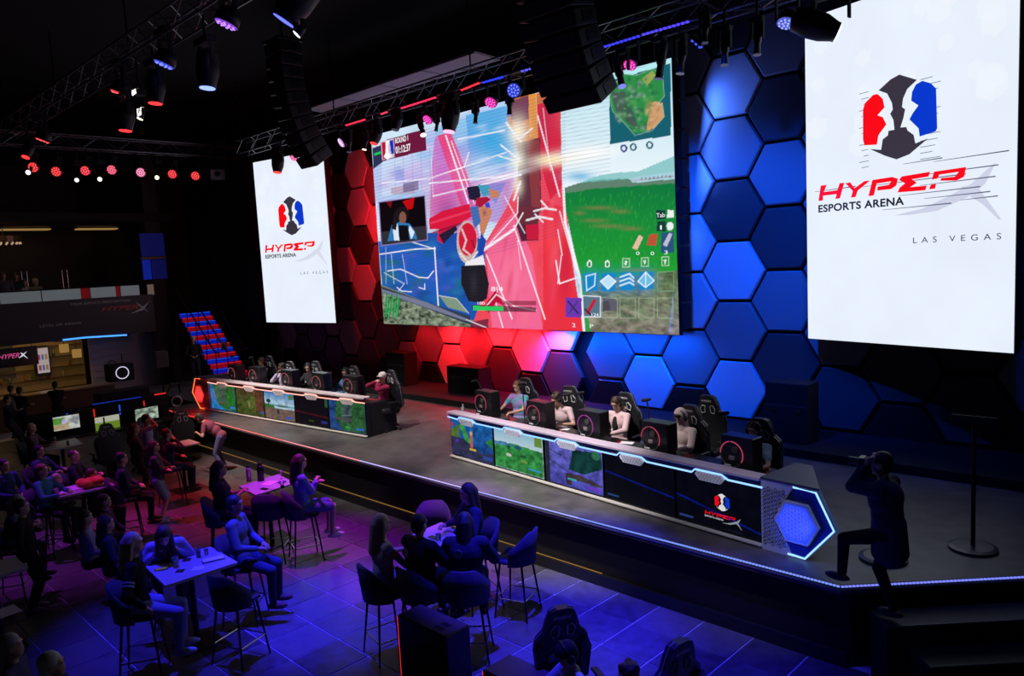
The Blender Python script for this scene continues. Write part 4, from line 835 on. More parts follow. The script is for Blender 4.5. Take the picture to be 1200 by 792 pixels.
dl_ = team_desk('red-lit team desk at the far left of the stage, five monitors in its front', -20.88, 8.855, math.radians(4.46), ['island', 'field', 'beach', 'idlered', 'islandgrey'], True, RTT, (1, .42, .34), mat('ledge_pale', (.7, .62, .64), .4))
def DR(x, y, z): a = math.radians(-5.83); return Vector((-11.174+x*math.cos(a)-y*math.sin(a), 9.387+x*math.sin(a)+y*math.cos(a), z))
def DLf(x, y, z): a = math.radians(4.46); return Vector((-20.88+x*math.cos(a)-y*math.sin(a), 8.855+x*math.sin(a)+y*math.cos(a), z))
# ================================================================== rigging: trusses, lamps, line arrays
def chain(label, P0, P1, w_=.42, step=.55, name='lighting_truss', grp='box trusses under the ceiling'):
    P0 = Vector(P0); P1 = Vector(P1); L = (P1-P0).length; a = math.atan2(P1.y-P0.y, P1.x-P0.x)
    t = thing(name, label, 'truss', P0, a, grp)
    cm = MB().tube([(0, 0, 0), (L, 0, 0)], .024, 6).mesh('chord', ALU)
    for y in (-w_/2, w_/2):
        for z in (0, w_): link('chord', cm, t, (0, y, z))
    n = max(2, int(L/step)); s_ = L/n
    dz = MB().tube([(0, 0, 0), (s_, 0, w_)], .011, 5).mesh('brace', ALU); dzb = MB().tube([(0, 0, w_), (s_, 0, 0)], .011, 5).mesh('brace', ALU)
    dy = MB().tube([(0, -w_/2, 0), (s_, w_/2, 0)], .011, 5).mesh('brace', ALU); dyb = MB().tube([(0, w_/2, 0), (s_, -w_/2, 0)], .011, 5).mesh('brace', ALU)
    for k in range(n):
        for y in (-w_/2, w_/2): link('brace', (dz, dzb)[k % 2], t, (k*s_, y, 0))
        for z in (0, w_): link('brace', (dy, dyb)[k % 2], t, (k*s_, 0, z))
    for x in [L*q/4 for q in range(5)]: MB().tube([(x, 0, w_), (x, 0, 10.25-P0.z)], .02, 6).obj('hanging_rod', DARKM, t)
    return t
chain('long aluminium truss carrying lamps in front of the big screen', (-24.6, 12.3, 7.78), (-1.6, 12.3, 7.78))
chain('aluminium truss at upper left running over the audience', (-27.5, 6.2, 8.3), (-6.5, 6.2, 8.3))
chain('short far truss left of the left white screen, lamps below it', (-28.2, 5.0, 8.2), (-28.2, 14.1, 8.2))
chain('truss above the upper edge of the right honeycomb wall', (-9.6, 11.2, 8.75), (-3.0, 11.2, 8.75))
def head_frame(L, d):
    return d.to_track_quat('Z', 'Y').to_matrix()
def lamp(label, px, py, Y, kind, col, d=(0, -.35, -1), ztop=7.75, s=1., nm=None, grp=None, X=None):
    Lp = onX(px, py, X) if X is not None else onY(px, py, Y); d = Vector(d).normalized(); R = head_frame(1, d)
    ln = {'beam': .62, 'par': .22, 'profile': .66, 'wash': .55, 'bulb': .12}[kind]*s
    rad = {'beam': .19, 'par': .15, 'profile': .085, 'wash': .16, 'bulb': .05}[kind]*s
    t = thing({'beam': 'moving_head_lamp', 'par': 'led_par_lamp', 'profile': 'profile_spotlight', 'wash': 'wash_lamp', 'bulb': 'small_spotlight'}[kind], label, 'stage light', Lp, 0, grp)
    prof = {'beam': [(.04, -1), (.85, -.92), (1, -.6), (.92, -.3), (.68, -.06), (.66, 0)], 'par': [(.3, -1), (.8, -.8), (1, -.4), (1, 0)], 'profile': [(.7, -1), (1, -.9), (1, -.4), (.75, -.35), (.8, -.05), (1.05, 0)],
            'wash': [(.2, -1), (.9, -.85), (1, -.4), (.75, -.08), (.72, 0)], 'bulb': [(.6, -1), (1, 0)]}[kind]
    MB().lathe([(a*rad, b*ln) for a, b in prof], 16, R.to_4x4()).obj('lamp_head', BLACK, t, True)
    rl = rad*prof[-1][0]*.92
    lens_m = glow(col, 2.2) if kind != 'par' else mat('par_lens_%d%d%d' % tuple(int(c*9) for c in col), (.02, .02, .02), .3, emit=col, es=.5)
    MB().lathe([(rl, 0), (rl, .012), (rl*.6, .02), (0, .022)], 16, R.to_4x4()).obj('lens', lens_m, t, False)
    if kind == 'par':
        b = MB()
        for ring, n in ((.32, 5), (.74, 10)):
            for k in range(n):
                c = R@Vector((rl*ring*math.cos(2*PI*k/n), rl*ring*math.sin(2*PI*k/n), .024)); b.lathe([(rl*.13, 0), (rl*.1, .012), (0, .016)], 6, Matrix.Translation(c)@R.to_4x4())
        o = b.obj('led_cells', glow(tuple(min(1, c*.85+.07) for c in col), 2.2), t); o['kind'] = 'stuff'
    piv = -d*ln*.55
    for sx in (-1, 1):
        MB().bbox((sx*(rad+.03), piv.y, piv.z+(.16 if kind != 'bulb' else .05)*s), (.03, .08, .4*s if kind != 'bulb' else .15), .006).obj('yoke_arm', BLACKM, t)
    top = piv.z+.34*s
    MB().bbox((0, piv.y, top), (2*rad+.1, .16*s, .09*s if kind != 'beam' else .15*s), .01).obj('base_box', BLACKM, t)
    zt = ztop-Lp.z
    if X is None:
        yc = min((12.09, 12.51, 5.99, 6.41), key=lambda q: abs(q-Lp.y-piv.y))-Lp.y
        MB().tube([(0, piv.y, top), (0, piv.y, zt), (0, yc, zt)], .022, 6).obj('clamp_rod', DARKM, t)
    else:
        xc = -28.2+.21-Lp.x; MB().tube([(0, piv.y, top), (0, piv.y, zt), (xc, piv.y, zt)], .022, 6).obj('clamp_rod', DARKM, t)
    return t
g1 = 'lamps hung from the truss before the big screen'; g2 = 'lamps hung over the audience at upper left'; g3 = 'red and white lamps on the far truss'
PK = (1, .12, .4); MG = (1, .03, .5); BL = (.06, .1, 1); VI = (.35, .1, 1); RD = (1, .03, .03); WW = (1, .85, .6)
for a in (('moving head lamp with red lens before the left white screen', 325, 202, 12.2, 'beam', RD, (.1, -.2, -1), 1.05), ('pink par lamp right of the red-lens moving head, left screen top', 344, 185, 12.2, 'par', PK, (.3, -.6, -.7), .8),
          ('par lamp with pale violet lens right of the left line array', 400, 167, 12.2, 'par', (.75, .45, 1), (-.2, -.8, -.5), 1), ('slim profile spot pointing straight down beside the pale violet par', 409, 178, 12.2, 'profile', (.03, .02, .05), (0, -.1, -1), .8),
          ('slim profile spot with warm lens at the left edge of the game screen', 427, 175, 12.2, 'profile', WW, (0, -.3, -1), .7), ('round red lens moving head at the upper left corner of the game screen', 438, 168, 12.2, 'beam', RD, (0, -.4, -1), .85),
          ('dark moving head above the round timer panel', 463, 152, 12.2, 'beam', (.02, .02, .03), (0, -.3, -1), .8), ('profile spot tilted right with warm lens on the timer panel', 496, 158, 12.2, 'profile', WW, (.5, -.2, -.9), .9),
          ('magenta par lamp right of the tilted profile spot', 501, 140, 12.2, 'par', MG, (.1, -.7, -.6), .9), ('slim dark profile spot left of the large pink-lens moving head', 511, 153, 12.2, 'profile', (.02, .02, .03), (-.1, -.2, -1), .6),
          ('large moving head with pink lens over the game screen', 526, 154, 12.2, 'beam', (1, .3, .5), (0, -.2, -1), 1.2), ('slim dark profile spot under the red-to-blue light bar', 557, 144, 12.2, 'profile', (.02, .02, .03), (-.1, -.1, -1), .7),
          ('magenta par lamp under the blue light bar', 575, 120, 12.2, 'par', MG, (.2, -.7, -.7), 1), ('profile spot between the magenta par and the blue dotted par', 597, 135, 12.2, 'profile', (.1, .1, .2), (0, -.1, -1), .8),
          ('blue par lamp with visible dots, left of the right line array', 602, 106, 12.2, 'par', BL, (.4, -.9, -.2), 1.1), ('profile spot with pale blue lens left of the right line array', 645, 120, 12.2, 'profile', (.4, .45, 1), (.4, -.2, -1), .9),
          ('profile spot tilted right over the little map', 729, 101, 12.0, 'profile', (.1, .12, .4), (.35, -.2, -1), .95), ('magenta par lamp above the little map', 738, 76, 12.2, 'par', MG, (.1, -.6, -.7), .9),
          ('profile spot pointing down on the right part of the little map', 772, 92, 12.0, 'profile', (.04, .04, .1), (-.15, -.1, -1), 1.), ('dark profile spot at the right edge of the game screen', 797, 86, 12.0, 'profile', (.05, .05, .08), (-.1, -.1, -1), .9),
          ('dark profile spot above the bright blue honeycomb panel', 849, 76, 12.0, 'profile', (.03, .03, .05), (0, -.1, -1), .85), ('dark profile spot left of the blue par by the right screen', 887, 64, 12.0, 'profile', (.03, .03, .05), (0, -.1, -1), .8),
          ('blue par lamp left of the right white screen', 921, 27, 12.0, 'par', (.15, .2, 1), (.0, -.45, -.85), 1.), ('slim spot at the left end of the honeycomb gap', 826, 50, 12.0, 'profile', (.02, .02, .04), (0, -.1, -1), .7)):
    lamp(*a[:7], 7.78, a[7], grp=g1)
lamp('large moving head with white lens against the right white screen corner', 981, 38, 11.4, 'beam', (.9, .9, 1), (.78, .5, -.42), 7.9, 1.1, grp=g1)
for a in (('violet par lamp with bright dots at top left', 265, 28, 'par', VI, (-.22, -.34, -.9), 1.35), ('blue par lamp with bright dots below the violet one', 192, 75, 'par', BL, (-.22, -.34, -.9), 1.35), ('red par lamp with dots at upper left', 140, 109, 'par', RD, (-.22, -.34, -.9), 1.35),
          ('red par lamp farthest left on the audience truss', 50, 164, 'par', RD, (-.22, -.34, -.9), 1.3), ('wash lamp with blue lens under the violet par', 243, 103, 'wash', (.2, .3, 1), (0, -.1, -1), 1.25), ('wash lamp with red lens under the blue par', 182, 121, 'wash', RD, (0, -.1, -1), 1.2),
          ('wash lamp with red lens under the red par', 147, 153, 'wash', RD, (0, -.1, -1), 1.2), ('big moving head with blue lens at the top edge', 333, 24, 'beam', (.1, .12, 1), (-.4, -.4, -.8), 1.5), ('small warm white spot beside the red wash lamp', 164, 139, 'bulb', (1, .95, .6), (-.1, -.4, -.9), 1.3),
          ('small white spot right of the big blue moving head', 348, 40, 'bulb', (.8, .9, 1), (-.4, -.5, -.6), 1.4), ('wash lamp with red lens at far left over the white spots', 30, 184, 'wash', RD, (.2, -.4, -.9), 1.)):
    lamp(a[0], a[1], a[2], 6.1, a[3], a[4], a[5], 8.3, a[6], grp=g2)
for px, py, kd, cl, lb in ((100, 200, 'par', (1, .03, .1), 'first pink-red round lamp on the far truss'), (131, 199, 'par', (1, .1, .2), 'pink-red round lamp left of the pale bulb, far truss'), (165, 202, 'par', (1, .25, .45), 'light pink round lamp in the middle of the far truss'), (202, 204, 'par', (1, .02, .05), 'deep red round lamp right of the white bulb, far truss'),
                           (229, 206, 'par', (1, .02, .02), 'narrow red lamp at the right end of the far lamps'), (66, 201, 'par', (1, .02, .03), 'dim red lamp left of the pink ones'), (117, 210, 'bulb', (1, .9, .7), 'small pale bulb below the two pink-red lamps'), (184, 208, 'bulb', (1, .95, .7), 'small pale bulb left of the deep red lamp'), (39, 196, 'par', (1, .02, .02), 'red lamp beside a small white bulb at far left'),
                           (33, 202, 'bulb', (.9, 1, 1), 'small white bulb at far left'), (90, 211, 'bulb', (.5, .5, .5), 'dim bulb left of the pale one')):
    lamp(lb, px, py, 0, kd, cl, (.75, -.6, -.25), 8.2, 1.15 if kd == 'par' else 1.6, grp=g3, X=-28.2)
def light_bar(px0, py0, px1, py1, col, label, Y=12.0):
    a = onY(px0, py0, Y); b_ = onY(px1, py1, Y); t = thing('led_light_bar', label, 'light bar', a, 0, 'coloured light bars under the truss')
    d = b_-a; n = max(3, int(d.length/.09))
    MB().tube([(0, 0, .05), tuple(d+Vector((0, 0, .05)))], .04, 6).obj('housing', BLACK, t)
    b = MB()
    for k in range(n): b.box(tuple(d*((k+.5)/n)), (.05, .05, .03))
    o = b.obj('led_cells', glow(col, 1.3), t); o['kind'] = 'stuff'
    MB().tube([(d.x/2, 0, .05), (d.x/2, .25, 7.8-a.z)], .015, 5).obj('bracket', DARKM, t)
light_bar(405, 147, 428, 140, (1, .03, .08), 'red light bar at the left end of the truss'); light_bar(446, 134, 454, 131, (1, .05, .12), 'very short red light bar beside the dark moving head'); light_bar(470, 127, 511, 114, (1, .03, .1), 'long red light bar over the timer panel')
light_bar(540, 106, 562, 97, (1, .03, .05), 'short red light bar left of the blue one'); light_bar(565, 97, 590, 90, (.02, .04, 1), 'short blue light bar beside the red one'); light_bar(610, 84, 624, 80, (.1, .1, 1), 'faint blue light bar next to the right line array')
light_bar(698, 58, 750, 42, (.04, .04, 1), 'long blue light bar over the little map'); light_bar(752, 41, 808, 25, (.08, .05, 1), 'long blue light bar right of the little map'); light_bar(810, 46, 823, 57, (.05, .08, 1), 'short blue light bar hanging tilted by the honeycomb')
def line_array(label, px, py, Y, n, w_, h_=.31, top_tilt=0., dt=4.6):
    B = onY(px, py, Y); t = thing('line_array', label, 'loudspeaker', B, 0, 'hung line array loudspeakers')
    pos = Vector((0, 0, 0)); cab = MB().bbox((0, 0, h_/2), (w_, .62, h_-.02), .02).mesh('cabinet', BLACK); gr = MB().box((0, -.315, h_/2), (w_-.12, .01, h_-.07)).mesh('grille', BLACKM); side = MB().bbox((w_/2+.005, .05, h_/2), (.02, .3, h_*.6), .004).mesh('side_plate', DARKM)
    for k in range(n):
        a = math.radians(max(0, 34-dt*k)); R = Euler((a, 0, 0))
        c = link('cabinet', cab, t, pos, rot=R); link('grille', gr, c); link('side_plate', side, c)
        pos = pos+R.to_matrix()@Vector((0, 0, h_))
    MB().tube([pos, (pos.x, pos.y, 10.25-B.z)], .03, 6).obj('hanging_chain', DARKM, t); MB().bbox(pos+Vector((0, 0, .04)), (w_, .7, .07), .01).obj('fly_frame', DARKM, t)
line_array('curved black line array left of the red honeycomb', 372, 190, 11.1, 10, .8)
line_array('big curved black line array over the game screen', 683, 119, 11.1, 10, 1.25)
MB_ = MB().bbox((0, 0, 0), (.5, .45, .35), .02)
t = thing('projector', 'pale projector hanging at the right end of the far red lamps', 'projector', onX(255, 205, -27.5), 1.2); MB_.obj('body', mat('projector_grey', (.35, .36, .42), .5), t); MB().tube([(0, 0, .1), (0, 0, 10.2-t.location.z)], .03, 8).obj('mount', DARKM, t); MB().lathe([(.09, 0), (.09, .1), (.07, .11)], 14, Matrix.Translation((0, -.22, 0))@Matrix.Rotation(PI/2, 4, 'X')).obj('lens', BLACKG, t)
# chandelier on the mezzanine
p = onX(4, 281, -31.5); t = thing('chandelier', 'glass-drop chandelier over the mezzanine', 'chandelier', p); MB().lathe([(.55, .12), (.55, -.1)], 18).obj('frame', mat('bronze2', (.2, .12, .06), .4, .6), t)
for k in range(18): MB().tube([(.5*math.cos(k*PI/9), .5*math.sin(k*PI/9), .1), (.5*math.cos(k*PI/9), .5*math.sin(k*PI/9), -.16)], .03, 5).obj('glass_drop', glow((1, .65, .4), .45), t)
MB().tube([(0, 0, .1), (0, 0, 1)], .02, 5).obj('stem', DARKM, t)

# ================================================================== furniture
def gaming_chair(label, loc, rz, accent=(.5, .5, .5), grp='racing-style gaming chairs', first=[None]):
    if first[0]: 
        return dup(first[0], loc, rz, label, grp)
    t = thing('gaming_chair', label, 'chair', loc, rz, grp); first[0] = t
    LE = mat('chair_leather', (.018, .018, .022), .42, bump=.08)
    MB().bbox((0, .02, .46), (.42, .5, .11), .035).obj('seat', LE, t)
    for sx in (-1, 1): MB().bbox((sx*.24, .03, .50), (.09, .46, .13), .035).obj('seat_bolster', LE, t)
    Mt = Matrix.Translation((0, -.24, .50))@Matrix.Rotation(-.16, 4, 'X')@Matrix(((1, 0, 0, 0), (0, 0, -1, 0), (0, 1, 0, 0), (0, 0, 0, 1)))
    half = [(.17, 0), (.25, .06), (.27, .3), (.29, .48), (.27, .58), (.19, .66), (.16, .78), (.12, .88), (.06, .905)]
    MB().prism([(-a, b) for a, b in half[::-1]]+half, .1, Mt, .96).obj('backrest', LE, t)
    for sx in (-1, 1):
        w_ = [(sx*.18, .1), (sx*.27, .12), (sx*.3, .46), (sx*.26, .56), (sx*.19, .5)]
        MB().prism(w_, .06, Mt@Matrix.Translation((0, 0, -.05)), .8).obj('side_wing', LE, t)
        hole = [(sx*.05, .62), (sx*.11, .60), (sx*.135, .68), (sx*.09, .74), (sx*.045, .73)]
        MB().tube([Mt@Vector((a, b, -.012)) for a, b in hole], .008, 5, closed=True).obj('slot_rim', WHITEP, t)
        MB().tube([Mt@Vector((a, b, .112)) for a, b in hole], .008, 5, closed=True).obj('slot_rim', WHITEP, t)
        MB().tube([(sx*.3, -.1, .42), (sx*.32, -.06, .66)], .018, 6).obj('armrest_post', DARKM, t); MB().bbox((sx*.32, .0, .69), (.08, .28, .03), .01).obj('armrest', BLACK, t)
    MB().tube([Mt@Vector((a, b, .05)) for a, b in [(-q[0]-.004, q[1]) for q in half[::-1]]+[(q[0]+.004, q[1]) for q in half]], .006, 4).obj('piping', mat('chair_piping', (.3, .3, .34), .5), t)
    for yy in (-.014, .114):
        me = text_mesh('HYPERX' if yy < 0 else 'TEC-H', .05, 0, .001); 
        M5 = Mt@Matrix.Translation((-.1 if yy < 0 else .09, .80, yy))@(Matrix.Identity(4) if 1 else 0)
        if yy < 0: me.transform(Mt@Matrix.Translation((.1, .8, yy))@Matrix.Rotation(PI, 4, 'Y'))
        else: me.transform(Mt@Matrix.Translation((-.08, .8, yy)))
        me.materials.clear(); me.materials.append(WHITEP); o = link('lettering', me, t); o['kind'] = 'stuff'
    MB().tube([(0, 0, .1), (0, 0, .42)], .03, 8).obj('gas_column', DARKM, t); MB().bbox((0, 0, .39), (.3, .3, .04), .01).obj('tilt_plate', DARKM, t)
    arm = MB().tube([(0, 0, .12), (.31, 0, .075)], [.03, .018], 6).mesh('base_arm', BLACK); ca = MB().lathe([(.0, -.026), (.03, -.026), (.03, .026), (0, .026)], 10, Matrix.Translation((.31, 0, .031))@Matrix.Rotation(PI/2, 4, 'X')).mesh('caster', BLACKM)
    for k in range(5): link('base_arm', arm, t, rot=(0, 0, k*PI*.4)); link('caster', ca, t, rot=(0, 0, k*PI*.4))
    return t
def bar_stool(label, loc, rz, grp='upholstered bar stools', first=[None]):
    if first[0]: return dup(first[0], loc, rz, label, grp)
    t = thing('bar_stool', label, 'stool', loc, rz, grp); first[0] = t
    F = mat('stool_fabric', (.035, .035, .055), .8, bump=.15, bscale=60)
    MB().bbox((0, .02, .80), (.44, .42, .10), .04).obj('seat', F, t, True)
    b = MB(); n = 13; vs = []; 
    for k in range(n):                          # curved bucket back wrapping the seat
        a = PI+PI*k/(n-1); x0_, y0_ = .235*math.cos(a), .24*math.sin(a)*1.0-.0
        edge = min(k, n-1-k)/((n-1)/2); zt = .98+.24*min(1, edge*1.6)
        o_ = 1.12
        vs += [(x0_, y0_, .78), (x0_*o_, y0_*o_-.03, zt), (x0_*o_*1.12, y0_*o_*1.12-.03, zt-.01), (x0_*1.16, y0_*1.16, .76)]
    fs = []
    for k in range(n-1):
        for j in range(4): fs.append((k*4+j, k*4+(j+1) % 4, (k+1)*4+(j+1) % 4, (k+1)*4+j))
    fs += [(0, 3, 2, 1), ((n-1)*4, (n-1)*4+1, (n-1)*4+2, (n-1)*4+3)]
    b.add(vs, fs); b.obj('backrest', F, t, True)
    for sx in (-1, 1):
        for sy in (-1, 1): MB().tube([(sx*.17, sy*.16, .77), (sx*.25, sy*.24, 0)], [.017, .011], 8).obj('leg', mat('stool_leg', (.015, .015, .018), .35, .5), t)
    q = [(-.225, -.215), (.225, -.215), (.225, .215), (-.225, .215)]
    for i in range(4): MB().tube([(*q[i], .28), (*q[(i+1) % 4], .28)], .009, 6).obj('footrest_bar', STEEL, t)
    return t
TT = mat('tabletop_grey', (.42, .38, .40), .45, bump=.03)
def high_table(label, pts, z=.05, base='post', shape=None):
    c = sum((Vector((p[0], p[1], 0)) for p in pts), Vector())/len(pts)
    t = thing('high_table', label, 'table', (c.x, c.y, FLOOR), 0, 'square high tables on the audience floor')
    MB().prism([(p[0]-c.x, p[1]-c.y) for p in pts], .035).obj('tabletop', TT, t, loc=(0, 0, z-FLOOR-.035))
    MB().tube([(0, 0, .02), (0, 0, z-FLOOR-.03)], .04, 10).obj('post', DARKM, t); MB().bbox((0, 0, .012), (.5, .5, .022), .006).obj('base_plate', DARKM, t)
    return t
def sq(cx, cy, w_, d_, a=0):
    r_ = Matrix.Rotation(a, 2); return [Vector((cx, cy))+r_@Vector((x*w_/2, y*d_/2)) for x, y in ((-1, -1), (1, -1), (1, 1), (-1, 1))]
high_table('grey high table with flasks and flowers, between the long-haired woman and the woman in blue', [(-12.75, 5.78), (-11.99, 5.71), (-12.08, 6.5), (-12.87, 6.6)])
high_table('grey high table with drinks and a menu in front of the leaning woman', [(-10.36, 3.30), (-9.40, 3.22), (-9.38, 4.14), (-10.25, 4.16)])
high_table('small high table ringed by four people in the foreground', [(-8.28, 6.02), (-7.45, 6.0), (-7.55, 6.7), (-8.35, 6.75)])
high_table('high table with a bright orange jacket on it, far left', [(-15.55, 3.5), (-14.9, 3.48), (-14.85, 4.4), (-15.6, 4.43)])
high_table('high table in front of the glowing game monitors, far left', [(-20.2, 4.5), (-19.34, 4.4), (-19.33, 5.15), (-20.27, 5.24)])
high_table('small high table under the red-lit bending person', sq(-17.2, 6.55, .6, .6))
high_table('table corner with purple papers at the left picture edge', [(-12.2, 1.6), (-11.55, 1.6), (-11.55, 2.25), (-12.2, 2.25)])
def prop(name, label, cat, x, y, z, build, rz=0., grp=None):
    t = thing(name, label, cat, (x, y, z), rz, grp); build(t); return t
def P(px, py, z=.053): v = G(px, py, z); return v.x, v.y, z
def flask(t, col=(.3, .3, .34), h=.26, r=.038):
    MB().lathe([(r, 0), (r, h*.75), (r*.8, h*.82)], 14).obj('body', mat('flask_%d' % int(col[0]*99), col, .3, .6), t, True); MB().lathe([(r*.7, h*.82), (r*.7, h), (0, h)], 12).obj('lid', BLACK, t)
prop('drinking_flask', 'shiny lilac-grey flask, left one on the flower table', 'bottle', *P(292, 564), lambda t: flask(t, (.5, .45, .55), .30, .042)); prop('drinking_flask', 'wide black flask beside the shiny flask', 'bottle', *P(306, 563), lambda t: flask(t, (.01, .01, .012), .34, .06))
def glass(t, fill=(.8, .1, .05), h=.15, r=.035, stem=False):
    gm = mat('clear_glass', (.9, .9, .95), .05, spec=.8); gm.node_tree.nodes['Principled BSDF'].inputs['Transmission Weight'].default_value = .9
    z = .07 if stem else 0
    if stem: MB().lathe([(.03, 0), (.03, .005), (.005, .01), (.005, .07)], 12).obj('stem', gm, t)
    MB().lathe([(r*.8, z), (r, z+h), (r*.93, z+h), (r*.74, z+.006), (0, z+.006)], 14).obj('bowl', gm, t, True); MB().lathe([(0, z+.008), (r*.72, z+.008), (r*.85, z+h*.7), (0, z+h*.7)], 12).obj('drink', mat('drink_%d_%d' % (int(fill[0]*99), int(fill[1]*99)), fill, .2), t, True)
prop('cocktail_glass', 'stemmed glass with red drink on the flower table', 'glass', *P(330, 561), lambda t: glass(t, (.9, .12, .05), .09, .035, True))
def flowers(t):
    MB().lathe([(.03, 0), (.035, .05), (.02, .06)], 10).obj('vase', BLACKG, t)
    for k in range(6):
        a = k*PI/3; MB().tube([(0, 0, .05), (.05*math.cos(a), .05*math.sin(a), .1)], .003, 4).obj('stem', DKGREY, t); MB().ell((.06*math.cos(a), .06*math.sin(a), .11), (.022, .022, .014)).obj('blossom', mat('blossom', (.12, .1, .3), .7), t)
prop('flower_centrepiece', 'small dark flower centrepiece on the flask table', 'flowers', *P(331, 572), flowers)
paper = lambda w_, d_, m_: (lambda t: MB().box((0, 0, .002), (w_, d_, .004)).obj('sheet', m_, t))
PAP = mat('paper_white', (.75, .72, .78), .8)
prop('menu_sheet', 'white menu sheet on the flower table', 'paper', *P(316, 566), paper(.2, .28, PAP), .5); prop('smartphone', 'dark phone lying on the flower table', 'phone', *P(310, 573), lambda t: MB().bbox((0, 0, .005), (.15, .08, .01), .003).obj('body', BLACKG, t), .2)
def eyeg(t):
    for sx in (-1, 1): MB().tube([(sx*.035+.026*math.cos(a), .0, .025+.022*math.sin(a)) for a in [PI/4*k for k in range(8)]], .003, 4, closed=True).obj('rim', BLACK, t); MB().tube([(sx*.06, 0, .03), (sx*.06, .12, .02)], .002, 4).obj('temple', BLACK, t)
prop('sunglasses', 'black sunglasses near the front edge of the flower table', 'glasses', *P(320, 576), eyeg, .4)
prop('folded_menu', 'thick white menu folder on the right of the drinks table', 'menu', *P(250, 656), lambda t: (MB().bbox((0, 0, .012), (.26, .12, .022), .004).obj('cover', PAP, t), MB().box((0, -.005, -.001+.002), (.28, .13, .003)).obj('backing', BLACK, t)), 1.3)
prop('napkin', 'square purple-lit napkin on the drinks table', 'napkin', *P(232, 666), paper(.14, .14, PAP), 1.0); prop('coaster', 'dark square coaster at the front of the drinks table', 'coaster', *P(211, 669), paper(.1, .1, BLACKM), .9); prop('coaster', 'dark square coaster behind the glasses on the drinks table', 'coaster', *P(219, 656), paper(.1, .1, BLACKM), .9)
prop('smartphone', 'lit-edged phone beside the leaning woman', 'phone', *P(189, 667), lambda t: (MB().bbox((0, 0, .005), (.16, .08, .01), .003).obj('body', BLACKG, t), MB().box((0, 0, .0105), (.14, .065, .001)).obj('display', glow((.5, .4, .25), .15), t)), 1.2)
prop('tumbler', 'dark cola tumbler on the drinks table', 'glass', *P(206, 664), lambda t: glass(t, (.03, .015, .01), .13, .04)); prop('tumbler', 'clear water glass on the drinks table', 'glass', *P(233, 653), lambda t: glass(t, (.5, .5, .55), .13, .035)); prop('tumbler', 'short orange drink at the back of the drinks table', 'glass', *P(242, 650), lambda t: glass(t, (.9, .25, .02), .08, .03)); prop('tumbler', 'tall clear glass nearest the leaning woman', 'glass', *P(200, 658), lambda t: glass(t, (.4, .4, .5), .16, .035))
def salad(t): MB().lathe([(.05, 0), (.09, .03), (.1, .035)], 16).obj('plate', WHITEP, t); [MB().ell((.04*math.cos(k*1.3), .04*math.sin(k*1.3), .035), (.03, .025, .018), n=8, m=5).obj('leaf', mat('leaf_green', (.12, .3, .03), .6), t) for k in range(6)]
prop('salad_plate', 'plate of green salad on the drinks table', 'plate', *P(218, 650), salad)
prop('menu_sheet', 'bright papers on the small ringed table', 'paper', *P(520, 641), paper(.16, .2, PAP), .4); prop('smartphone', 'phone on the small ringed table', 'phone', *P(508, 630), lambda t: MB().bbox((0, 0, .005), (.15, .08, .01), .003).obj('body', BLACKG, t)); prop('tumbler', 'low dark glass on the small ringed table', 'glass', *P(514, 633), lambda t: glass(t, (.03, .03, .06), .09, .04))
prop('menu_sheet', 'magenta-lit paper on the orange-jacket table', 'paper', *P(80, 574), paper(.3, .34, PAP), .2)
def jacket(t):
    b = MB(); rr = random.Random(4)
    for k in range(9): b.ell((rr.uniform(-.18, .18), rr.uniform(-.14, .14), .05+rr.uniform(0, .06)), (.11, .1, .07), n=10, m=7)
    b.obj('fabric', mat('orange_cloth', (.75, .16, .03), .85, bump=.3), t, True)
prop('heaped_jacket', 'bright orange jacket heaped on the high table', 'jacket', *P(107, 569), jacket)
prop('menu_sheet', 'purple paper on the corner table at the left edge', 'paper', *P(4, 718), paper(.3, .3, PAP), .1)
for px, py, lb in ((80, 522, 'tumbler with straw at the left on the table before the game monitors'), (64, 518, 'short glass on the table before the game monitors')): prop('tumbler', lb, 'glass', *P(px, py), lambda t: glass(t, (.3, .2, .1), .12, .035))

# seats on the audience floor
def seat(px, py, z=.5): return G(px, py, z)
SD = lambda x, y, deg, lab: bar_stool(lab, (x, y, FLOOR), math.radians(deg-90))
SD(-12.6, 6.95-.0, -100+180-170, 'empty bar stool in front of the flower table') if 0 else None
SD(-11.72, 5.82, 135, 'empty dark bar stool in front of the flower table')
SD(-11.1, 6.42, 60, 'bar stool carrying the woman in blue')
SD(-12.95, 5.3, 60, 'bar stool of the long-haired woman with a coat over it')
SD(-10.55, 4.72, 80, 'bar stool of the man in the grey-blue shirt')
SD(-8.98, 3.9, 110, 'empty bar stool at the front of the drinks table')
SD(-10.28, 2.85, 55, 'bar stool of the person with striped sleeves')
SD(-7.8, 5.38, 90, 'bar stool of the woman in the pale vest')
SD(-7.0, 6.25, 140, 'bar stool of the dark-haired person, right of the small table')
SD(-7.1, 7.0, 200, 'bar stool farthest right, behind the small table')
SD(-8.75, 6.9, -45, 'blue-lit bar stool at the back left of the small table')
SD(-7.45, 5.45, 95, 'bar stool hidden under the person in the black jacket')
SD(-16.35, 5.95, 100, 'bar stool in red light beside the standing girl')
SD(-14.25, 4.55, 150, 'bar stool of the seated boy, far left')
